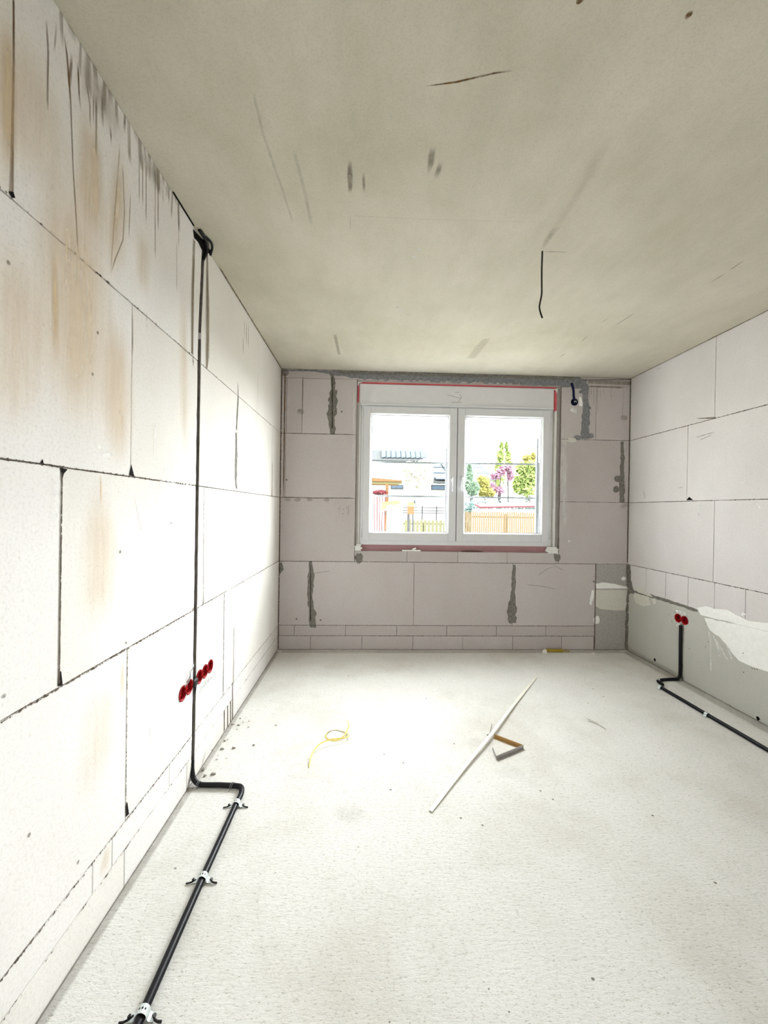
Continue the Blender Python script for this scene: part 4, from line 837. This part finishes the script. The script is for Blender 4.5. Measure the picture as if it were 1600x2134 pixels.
for i, q in enumerate([(0.045, 2.654), (0.082, 2.612), (0.116, 2.623), (0.061, 2.572), (0.023, 2.59), (0.067, 2.528), (0.035, 2.398), (0.048, 2.418), (0.049, 2.264), (0.05, 2.318), (0.055, 2.225), (0.103, 2.237), (0.217, 2.352), (0.297, 2.569), (0.133, 2.554), (0.113, 2.326)]):
    mb = MB(); s_ = rnd.uniform(.004, .008); lump(mb, (q[0], q[1], s_*.6), (s_*1.3, s_, s_*.7), i+1)
    tag(mb.build('concrete_crumb', 'crumb_dark' if i % 3 == 0 else 'crumb'), 'tiny concrete crumb on the floor along the foot of the left wall', 'crumb', 'concrete crumbs along the left wall')
for i, (pp, nm) in enumerate((([(0.007, 2.133), (0.024, 2.14)], 'dark stone chip beside the end of the chase in the left wall'), ([(0.067, 2.101), (0.101, 2.101)], 'flat dark splinter behind the horizontal part of the left conduit'), ([(0.038, 2.087), (0.053, 2.087)], 'grey chip between the chase foot and the flat dark splinter'))):
    a_, b_ = pp; mb = MB(); L = (Vector(a_)-Vector(b_)).length
    lump(mb, ((a_[0]+b_[0])/2, (a_[1]+b_[1])/2, .004), (L/2, .006 if i else .012, .005 if i else .009), 20+i); tag(mb.build('stone_chip', 'crumb_dark'), nm, 'stone chip', 'chips beside the left conduit')

# ---------------------------------------------------------------- outside
for k, c in dict(gravel=(0.34, 0.33, 0.29), o_wall=(0.5, 0.5, 0.48), o_railw=(0.5, 0.5, 0.5), o_blossom=(0.6, 0.58, 0.48), o_rail=(0.195, 0.21, 0.21), o_fence=(0.133, 0.094, 0.057), o_fence_pale=(0.11, 0.107, 0.063), o_roof=(0.056, 0.056, 0.056), o_solar=(0.059, 0.076, 0.096), o_trim=(0.048, 0.051, 0.052), o_glassblue=(0.049, 0.07, 0.098), o_orange=(0.126, 0.073, 0.036), o_yellow=(0.11, 0.103, 0.05), o_red=(0.105, 0.037, 0.042), o_redhedge=(0.107, 0.026, 0.031), o_green=(0.152, 0.222, 0.152), o_ygreen=(0.223, 0.292, 0.087), o_yell=(0.247, 0.228, 0.068), o_pink=(0.256, 0.136, 0.189), o_teal=(0.105, 0.161, 0.147), o_bark=(0.059, 0.053, 0.053), o_grey=(0.05, 0.05, 0.056), o_lift=(0.172, 0.128, 0.028)).items():
    M[k] = plain(k.replace('o_', 'outdoor_'), c, .9, var=.22, vs=9, spec=.02)
GZ = -.25
mb = MB(); mb.box((-60, T2+.001, GZ-.2), (70, 90, GZ)); struct(mb.build('ground', 'gravel'))
# fall guard in front of the window
root = empty('guard_rail', (1.74, T2-.03, 1.0))
def at(mb, name, mat, **kw): return under(mb.build(name, mat, **kw), root)
yb = T2-.03
def gbar(qa, qb, t, mat):
    mb = MB(); mb.bar((qa[0], yb, qa[1]), (qb[0], yb, qb[1]), t, t); at(mb, 'bar', mat)
q = [(0.932, 1.882), (2.669, 1.895), (0.937, 1.529), (2.675, 1.531)]
gbar((.80, q[0][1]), (2.69, q[1][1]), .017, 'o_rail'); gbar((.80, q[2][1]), (2.69, q[3][1]), .020, 'o_rail')
for x in (.812, 2.678):
    mb = MB(); mb.box((x-.012, yb-.012, 1.05), (x+.012, yb+.012, q[0][1]+.03)); at(mb, 'post', 'o_rail')
tag(root, 'grey metal guard rail with two horizontal bars outside the window', 'railing')
# cable loop
c = [(2.653, 2.051)][0]
mb = MB(); mb.tube([(c[0]+.038*math.cos(t/8), 4.215+.004*math.sin(t), c[1]+.028*math.sin(t/8)) for t in range(8, 56)], .0022, 6)
mb.tube(smooth_path([(c[0]+.038, 4.215, c[1]+.02), (c[0]+.045, 4.215, c[1]+.02), (2.66, 4.225, c[1]+.06)], 1), .0022, 6)
tag(mb.build('cable_loop', 'o_grey'), 'thin dark cable loop hanging outside the right window pane', 'cable')

def fence(name, Y, qa, qb, z1, n, mat, label, rails):
    root = empty(name, ((qa+qb)/2, Y, GZ))
    proto = None; pitch = (qb-qa)/n; r_ = random.Random(n)
    for i in range(n):
        if proto is None:
            mb = MB(); w_ = pitch*.36; mb.box((-w_, -.01, 0), (w_, .01, z1-GZ-.05)); mb.add([(-w_, -.01, z1-GZ-.05), (w_, -.01, z1-GZ-.05), (0, -.01, z1-GZ), (-w_, .01, z1-GZ-.05), (w_, .01, z1-GZ-.05), (0, .01, z1-GZ)], [(0, 1, 2), (5, 4, 3), (0, 2, 5, 3), (1, 4, 5, 2)])
            o = proto = mb.build('picket', mat, root)
        else: o = proto.copy(); C.objects.link(o)
        o.location = (qa+pitch*(i+.5)-(qa+qb)/2, 0, r_.uniform(-.03, .01))
    for z in rails:
        mb = MB(); mb.box((qa-(qa+qb)/2, .012, z-GZ-.03), (qb-(qa+qb)/2, .04, z-GZ+.03)); mb.build('fence_rail', mat, root)
    for x in (qa, (qa+qb)/2, qb):
        mb = MB(); xx = x-(qa+qb)/2; mb.box((xx-.04, .04, 0), (xx+.04, .12, z1-GZ-.1)); mb.build('fence_post', mat, root)
    return tag(root, label, 'fence')
a_, b_ = [(3.743, 1.393), (6.38, 1.431)]
fence('picket_fence', 12, a_[0], b_[0], a_[1], 40, 'o_fence', 'brown picket fence seen through the lower right window pane', (a_[1]-.18, a_[1]-.75))
a_, b_ = [(1.744, 1.111), (3.422, 1.104)]
fence('garden_fence', 12.4, a_[0], b_[0], a_[1], 14, 'o_fence_pale', 'pale yellowish picket fence seen through the lower left window pane', (a_[1]-.15,))
root = empty('wire_fence', (2.2, 14, GZ)); qq = [(1.751, 1.477), (3.78, 1.473), (1.753, 1.376), (3.781, 1.372), (1.754, 1.292), (3.783, 1.287), (2.256, 1.484), (2.762, 1.492), (3.27, 1.499)]
for i in range(3):
    mb = MB(); mb.bar((qq[2*i][0], 14, qq[2*i][1]), (qq[2*i+1][0], 14, qq[2*i+1][1]), .03, .03); at(mb, 'wire_strand', 'o_grey')
for p in qq[6:]: mb = MB(); mb.box((p[0]-.02, 14.02, GZ), (p[0]+.02, 14.06, p[1]+.05)); at(mb, 'fence_post', 'o_grey')
tag(root, 'thin grey fence of three horizontal strands behind the pale picket fence', 'fence')

# houses in the distance
def slab(mb, pts, t=.1):
    """roof plane: pts are the four corners (x, y, z); t = thickness downwards"""
    v = [Vector(p) for p in pts]; lo = [p-Vector((0, 0, t)) for p in v]
    mb.add(v+lo, [(0, 1, 2, 3), (7, 6, 5, 4)]+[(i, 4+i, 4+(i+1) % 4, (i+1) % 4) for i in range(4)]); return mb
a_ = [(1.158, 6.457), (5.649, 6.427), (1.201, 3.494), (6.268, 3.58), (1.333, 5.649)]; b_ = [(1.144, 5.233), (5.388, 5.241)]
root = empty('solar_house', (2.5, 34, GZ))
mb = MB(); mb.box((a_[0][0]-4, 31.2, GZ), (b_[1][0]-.1, 37, b_[1][1]-.1)); at(mb, 'wall', 'o_wall')
mb = MB(); slab(mb, [(b_[0][0]-4, 31, b_[0][1]), (b_[1][0], 31, b_[1][1]), (a_[1][0], 34, a_[1][1]), (a_[0][0]-4, 34, a_[0][1])], .12); slab(mb, [(a_[0][0]-4, 34, a_[0][1]), (a_[1][0], 34, a_[1][1]), (b_[1][0], 37, b_[1][1]), (b_[0][0]-4, 37, b_[0][1])], .12); at(mb, 'roof', 'o_trim')
f0 = [(1.822, 5.333), (5.331, 5.364)]; f1 = [(1.885, 6.362), (5.541, 6.315)]
for i in range(9):
    t0, t1 = i/9+.008, (i+1)/9-.008; mb = MB(); lerp = lambda p, q, t: p+(q-p)*t
    slab(mb, [(lerp(f0[0][0], f0[1][0], t0), 31.4, f0[0][1]+.16), (lerp(f0[0][0], f0[1][0], t1), 31.4, f0[1][1]+.2), (lerp(f1[0][0], f1[1][0], t1), 33.8, f1[1][1]+.22), (lerp(f1[0][0], f1[1][0], t0), 33.8, f1[0][1]+.12)], .05)
    at(mb, 'solar_panel', 'o_solar')
tag(root, 'white house with a dark roof full of solar panels, upper left window pane', 'house')
root = empty('low_house', (5, 26, GZ)); a_ = [(4.48, 4.657), (6.648, 4.665)]; b_ = [(3.979, 3.152), (5.839, 3.069)]; c = [(4.667, 2.952), (5.908, 2.622), (2.21, 2.91), (2.973, 2.632)]
mb = MB(); mb.box((b_[0][0]-.1, 24.3, GZ), (b_[1][0]-.2, 30, b_[1][1]-.1)); at(mb, 'wall', 'o_wall')
mb = MB(); mb.box((b_[0][0]-3.2, 24.34, GZ), (b_[0][0]-.12, 29, b_[0][1]-.02)); at(mb, 'annex', 'o_wall')
mb = MB(); slab(mb, [(b_[0][0]-.2, 24, b_[0][1]), (b_[1][0], 24, b_[1][1]), (a_[1][0], 28, a_[1][1]), (a_[0][0]-.2, 28, a_[0][1])], .12); at(mb, 'roof', 'o_trim')
for r_ in range(3):
    for i in range(5):
        t0, t1 = r_/3+.03, (r_+1)/3-.03; x = b_[0][0]+i*.95; P4 = [(x, t0), (x+.85, t0), (x+.85, t1), (x, t1)]
        mb = MB(); slab(mb, [(px_, 24+4*t, b_[0][1]+(a_[0][1]-b_[0][1])*t+.12) for px_, t in P4], .05); at(mb, 'solar_panel', 'o_solar')
for (x0, z0), (x1, z1) in ((c[0], c[1]), (c[2], c[3])):
    mb = MB(); mb.box((x0, 24.2, z1), (x1, 24.32, z0)); fr = at(mb, 'window', 'o_trim'); mb = MB(); mb.box((x0+.06, 24.17, z1+.06), (x1-.06, 24.2, z0-.06)); pn = mb.build('pane', 'o_glassblue', fr)
tag(root, 'low white house with solar roof and blue windows, behind the pale blossom tree', 'house')
root = empty('carport', (1.5, 18, GZ)); a_ = [(1.036, 2.887), (2.376, 2.717), (2.377, 2.674), (1.04, 2.651), (2.379, 2.545), (1.041, 2.543)]
mb = MB(); mb.add([(a_[0][0]-1, 18, a_[0][1]), (a_[1][0], 18, a_[1][1]), (a_[2][0], 18, a_[2][1]-.02), (a_[3][0]-1, 18, a_[3][1])]+[(a_[0][0]-1, 21, a_[0][1]), (a_[1][0], 21, a_[1][1]), (a_[2][0], 21, a_[2][1]-.02), (a_[3][0]-1, 21, a_[3][1])], [(3, 2, 1, 0), (4, 5, 6, 7), (0, 1, 5, 4), (2, 3, 7, 6), (1, 2, 6, 5), (0, 4, 7, 3)]); at(mb, 'roof', 'o_orange')
mb = MB(); mb.box((a_[5][0]-1, 18.05, a_[4][1]), (a_[4][0], 18.2, a_[3][1]-.02)); at(mb, 'beam', 'o_yellow')
for x in [(1.694, 2.081), (0.704, 2.065)]: mb = MB(); mb.box((x[0]-.06, 18.05, GZ), (x[0]+.08, 18.2, a_[4][1])); at(mb, 'post', 'o_orange')
tag(root, 'orange and yellow carport roof on posts at the left edge of the left pane', 'carport')
a_ = [(1.035, 2.235), (1.689, 2.022)]
mb = MB(); rr = random.Random(5)
def leaves(mb, c, rad, n, size, seed, shell=.35):
    r_ = random.Random(seed)
    for _ in range(n):
        d = Vector((r_.gauss(0, 1), r_.gauss(0, 1), r_.gauss(0, 1))).normalized(); k = (shell+(1-shell)*r_.random())
        p = Vector(c)+Vector((d.x*rad[0]*k, d.y*rad[1]*k, d.z*rad[2]*k)); u = Vector((r_.gauss(0, 1), r_.gauss(0, 1), r_.gauss(0, 1))).normalized(); v = u.orthogonal().normalized(); s_ = size*r_.uniform(.6, 1.4)
        mb.add([p-u*s_, p+v*s_*.55, p+u*s_, p-v*s_*.55], [(0, 1, 2, 3)])
leaves(mb, ((a_[0][0]+a_[1][0])/2, 17.4, (a_[0][1]+a_[1][1])/2), ((a_[1][0]-a_[0][0])/2, .4, (a_[0][1]-a_[1][1])/2), 500, .06, 3, .2)
for k in range(5): mb.tube([((a_[0][0]+a_[1][0])/2+k*.1-.2, 17.4, GZ), ((a_[0][0]+a_[1][0])/2+k*.12-.24, 17.4, a_[1][1]+.1)], .02, 5)
tag(mb.build('red_hedge', 'o_redhedge'), 'clipped dark red hedge below the orange carport', 'hedge')

def tree(name, Y, clumps, leafmat, label, trunk_x, group='trees seen through the window', size=.12, dens=260, shell=.3, bark='o_bark'):
    """clumps: (x, z, rx, rz) in metres at distance Y; a trunk with branches reaches each clump"""
    trunk_x = sum(c_[0]*c_[2] for c_ in clumps)/sum(c_[2] for c_ in clumps)
    root = empty(name, (trunk_x, Y, GZ)); tr = MB(); top = max(z for x, z, rx, rz in clumps)
    tr.tube([(0, 0, 0), (.05, 0, (top-GZ)*.35), (0, 0, (top-GZ)*.75), (clumps[0][0]-trunk_x, 0, top-GZ)], lambda i: (.09, .07, .04, .015)[i], 8)
    for x, z, rx, rz in clumps: tr.tube([(0, 0, max(.3, (z-GZ)*.5)), ((x-trunk_x)*.6, .1, (z-GZ)*.8), (x-trunk_x, 0, z-GZ)], lambda i: (.025, .018, .01)[i], 6)
    tr.build('trunk', bark, root); cr_ = MB()
    for i, (x, z, rx, rz) in enumerate(clumps): leaves(cr_, (x-trunk_x, 0, z-GZ), (rx, rx, rz), int(dens*2*max(.5, rx*rz)), size, i*7+len(name), shell)
    cr_.build('crown', leafmat, root); return tag(root, label, 'tree', group)
def clump(Yq, rads, sc): return [(x, z, a*sc, b*sc) for (x, z), (a, b) in zip(Yq, rads)]
s20 = 20/836
tree('conifer', 20, clump([(5.96, 2.66), (6.206, 2.519), (5.952, 3.19), (5.922, 3.552)], ((9, 22), (9, 16), (6, 16), (2.5, 9)), s20), 'o_green', 'dark green conifer at the left edge of the right window pane', 3.9+.9, size=.10, dens=900)
s26 = 26/836
tree('tall_conifer', 26, clump([(9.489, 5.09), (9.405, 4.396), (9.544, 5.657), (9.357, 3.452)], ((9, 16), (14, 14), (4, 10), (18, 22)), s26), 'o_ygreen', 'tall thin yellow green tree behind the pink blossom tree', 8.1, size=.16, dens=150, shell=.1)
tree('tall_conifer', 27, clump([(10.318, 5.177), (10.396, 4.525), (10.208, 5.828)], ((9, 18), (14, 14), (3, 12)), 27/836), 'o_ygreen', 'second tall thin tree right beside the first, with the higher tip on its left', 8.9, size=.16, dens=130, shell=.1)
s22 = 22/836
tree('blossom_tree', 22, clump([(8.231, 3.616), (7.885, 3.344), (8.498, 3.807), (8.747, 3.412), (7.624, 2.807), (8.114, 2.549)], ((10, 10), (12, 8), (12, 6), (8, 14), (12, 10), (12, 8)), s22), 'o_pink', 'pink blossoming tree in the middle of the right window pane', 6.4, size=.09, dens=330, shell=.1)
tree('leafy_tree', 23, clump([(9.843, 3.378), (10.412, 3.249), (9.51, 2.954), (10.258, 3.944), (9.692, 3.933), (10.833, 3.536), (9.996, 2.683)], ((18, 22), (20, 22), (12, 20), (18, 14), (12, 12), (16, 30), (26, 16)), 23/836), 'o_ygreen', 'large round yellow green tree at the right of the right window pane', 7.9, size=.12, dens=420)
tree('leafy_tree', 30, clump([(12.847, 5.446), (13.361, 5.638), (13.073, 5.196)], ((9, 7), (7, 7), (12, 6)), 30/836), 'o_yell', 'bright yellow tree top above the large round tree', 11.2, size=.16, dens=260)
tree('leafy_tree', 21, clump([(6.826, 2.962), (7.059, 2.839), (6.912, 2.406), (7.272, 2.335)], ((9, 12), (8, 14), (12, 12), (12, 10)), 21/836), 'o_yell', 'small yellow tree between the dark conifer and the pink blossom', 5.6, size=.11, dens=420)
tree('blossom_tree', 15, clump([(2.697, 2.793), (2.37, 2.913), (2.965, 3.032), (3.026, 2.619), (2.485, 2.519), (2.74, 2.38)], ((24, 22), (18, 16), (16, 16), (16, 18), (16, 16), (20, 14)), 15/836), 'o_blossom', 'round pale cream blossoming tree in the middle of the left window pane', 2.4, size=.07, dens=1300, bark='o_wall')
a_ = [(5.413, 2.041), (9.283, 2.01), (5.421, 1.583)]
mb = MB()
for k in range(18): leaves(mb, (a_[0][0]+(a_[1][0]-a_[0][0])*k/17, 19, (a_[0][1]+GZ)/2), (.45, .3, (a_[0][1]-GZ)/2), 420, .09, k, .2)
tag(mb.build('hedge', 'o_teal'), 'low blue green hedge running behind the red roofed shed', 'hedge')
root = empty('shed', (6, 15, GZ)); a_ = [(5.083, 1.55), (5.41, 1.7), (5.814, 1.742), (7.4, 1.803), (7.403, 1.639), (5.083, 1.55)]
mb = MB(); slab(mb, [(a_[0][0], 15, a_[5][1]), (a_[4][0]+.6, 15, a_[4][1]), (a_[3][0]+.6, 17, a_[3][1]), (a_[1][0], 17, a_[1][1])], .06); at(mb, 'roof', 'o_red')
mb = MB(); mb.box((a_[0][0]+.2, 15.3, GZ), (a_[4][0]+.5, 16.9, a_[5][1]-.07)); at(mb, 'wall', 'o_wall')
q = [(5.353, 1.611), (5.597, 1.56)]; mb = MB(); mb.box((q[0][0], 15.26, q[1][1]-.06), (q[1][0], 15.3, q[0][1]-.06)); at(mb, 'window', 'o_glassblue')
tag(root, 'long low shed with a red roof behind the brown picket fence', 'shed')
# yellow canopy on a stand and barrier, in the lower left pane
root = empty('yellow_canopy', (1.35, 9, GZ)); q = [(1.143, 1.396), (1.195, 1.558), (1.561, 1.607), (1.606, 1.521), (1.381, 1.41), (1.316, 1.366), (1.353, 1.065), (1.112, 1.341), (1.617, 1.521)]
mb = MB(); P4 = [(q[0][0], 8.8, q[0][1]), (q[4][0], 8.8, q[4][1]), (q[3][0], 8.8, q[3][1]), (q[2][0], 9.4, q[2][1]), (q[1][0], 9.4, q[1][1])]
mb.add([Vector(p) for p in P4]+[Vector(p)-Vector((0, 0, .03)) for p in P4], [(0, 1, 2, 3, 4), (9, 8, 7, 6, 5)]+[(i, 5+i, 5+(i+1) % 5, (i+1) % 5) for i in range(5)]); at(mb, 'canopy', 'o_lift')
mb = MB(); mb.tube([(q[7][0], 8.78, q[7][1]), (q[8][0], 8.78, q[8][1])], .02, 6); at(mb, 'edge_tube', 'o_railw')
mb = MB(); mb.tube([(q[5][0], 9, q[5][1]), (q[6][0], 9, q[6][1]), (q[6][0]+.04, 9, GZ)], .03, 6); at(mb, 'stand', 'o_grey')
mb = MB(); mb.tube([(q[7][0]+.1, 8.8, q[7][1]-.02), (q[7][0]+.2, 8.8, q[7][1]-.1), (q[5][0], 9, q[5][1]-.02)], .015, 6); at(mb, 'brace', 'o_grey')
tag(root, 'small tilted yellow canopy on a dark stand in the lower left window pane', 'canopy')
root = empty('site_barrier', (2.0, 11, GZ)); q = [(1.942, 1.607), (2.116, 1.504), (2.12, 1.267), (1.944, 1.502), (1.987, 1.252), (2.093, 1.253), (2.114, 1.623)]
mb = MB(); mb.box((q[0][0], 10.95, q[1][1]), (q[1][0], 11.0, q[0][1])); at(mb, 'upper_board', 'o_yell')
mb = MB(); mb.box((q[3][0], 10.95, q[2][1]), (q[2][0], 11.0, q[3][1]-.01)); at(mb, 'lower_board', 'o_orange')
for p in q[4:6]: mb = MB(); mb.box((p[0]-.02, 10.96, GZ), (p[0]+.02, 11.0, q[2][1])); at(mb, 'foot', 'o_grey')
mb = MB(); mb.tube([(q[6][0]+.01, 10.9, q[6][1]+.03), (q[6][0]+.02, 10.9, q[6][1]-.06)], .025, 8); at(mb, 'lamp', 'o_grey')
tag(root, 'narrow yellow and orange site barrier on two dark feet behind the fence', 'barrier')
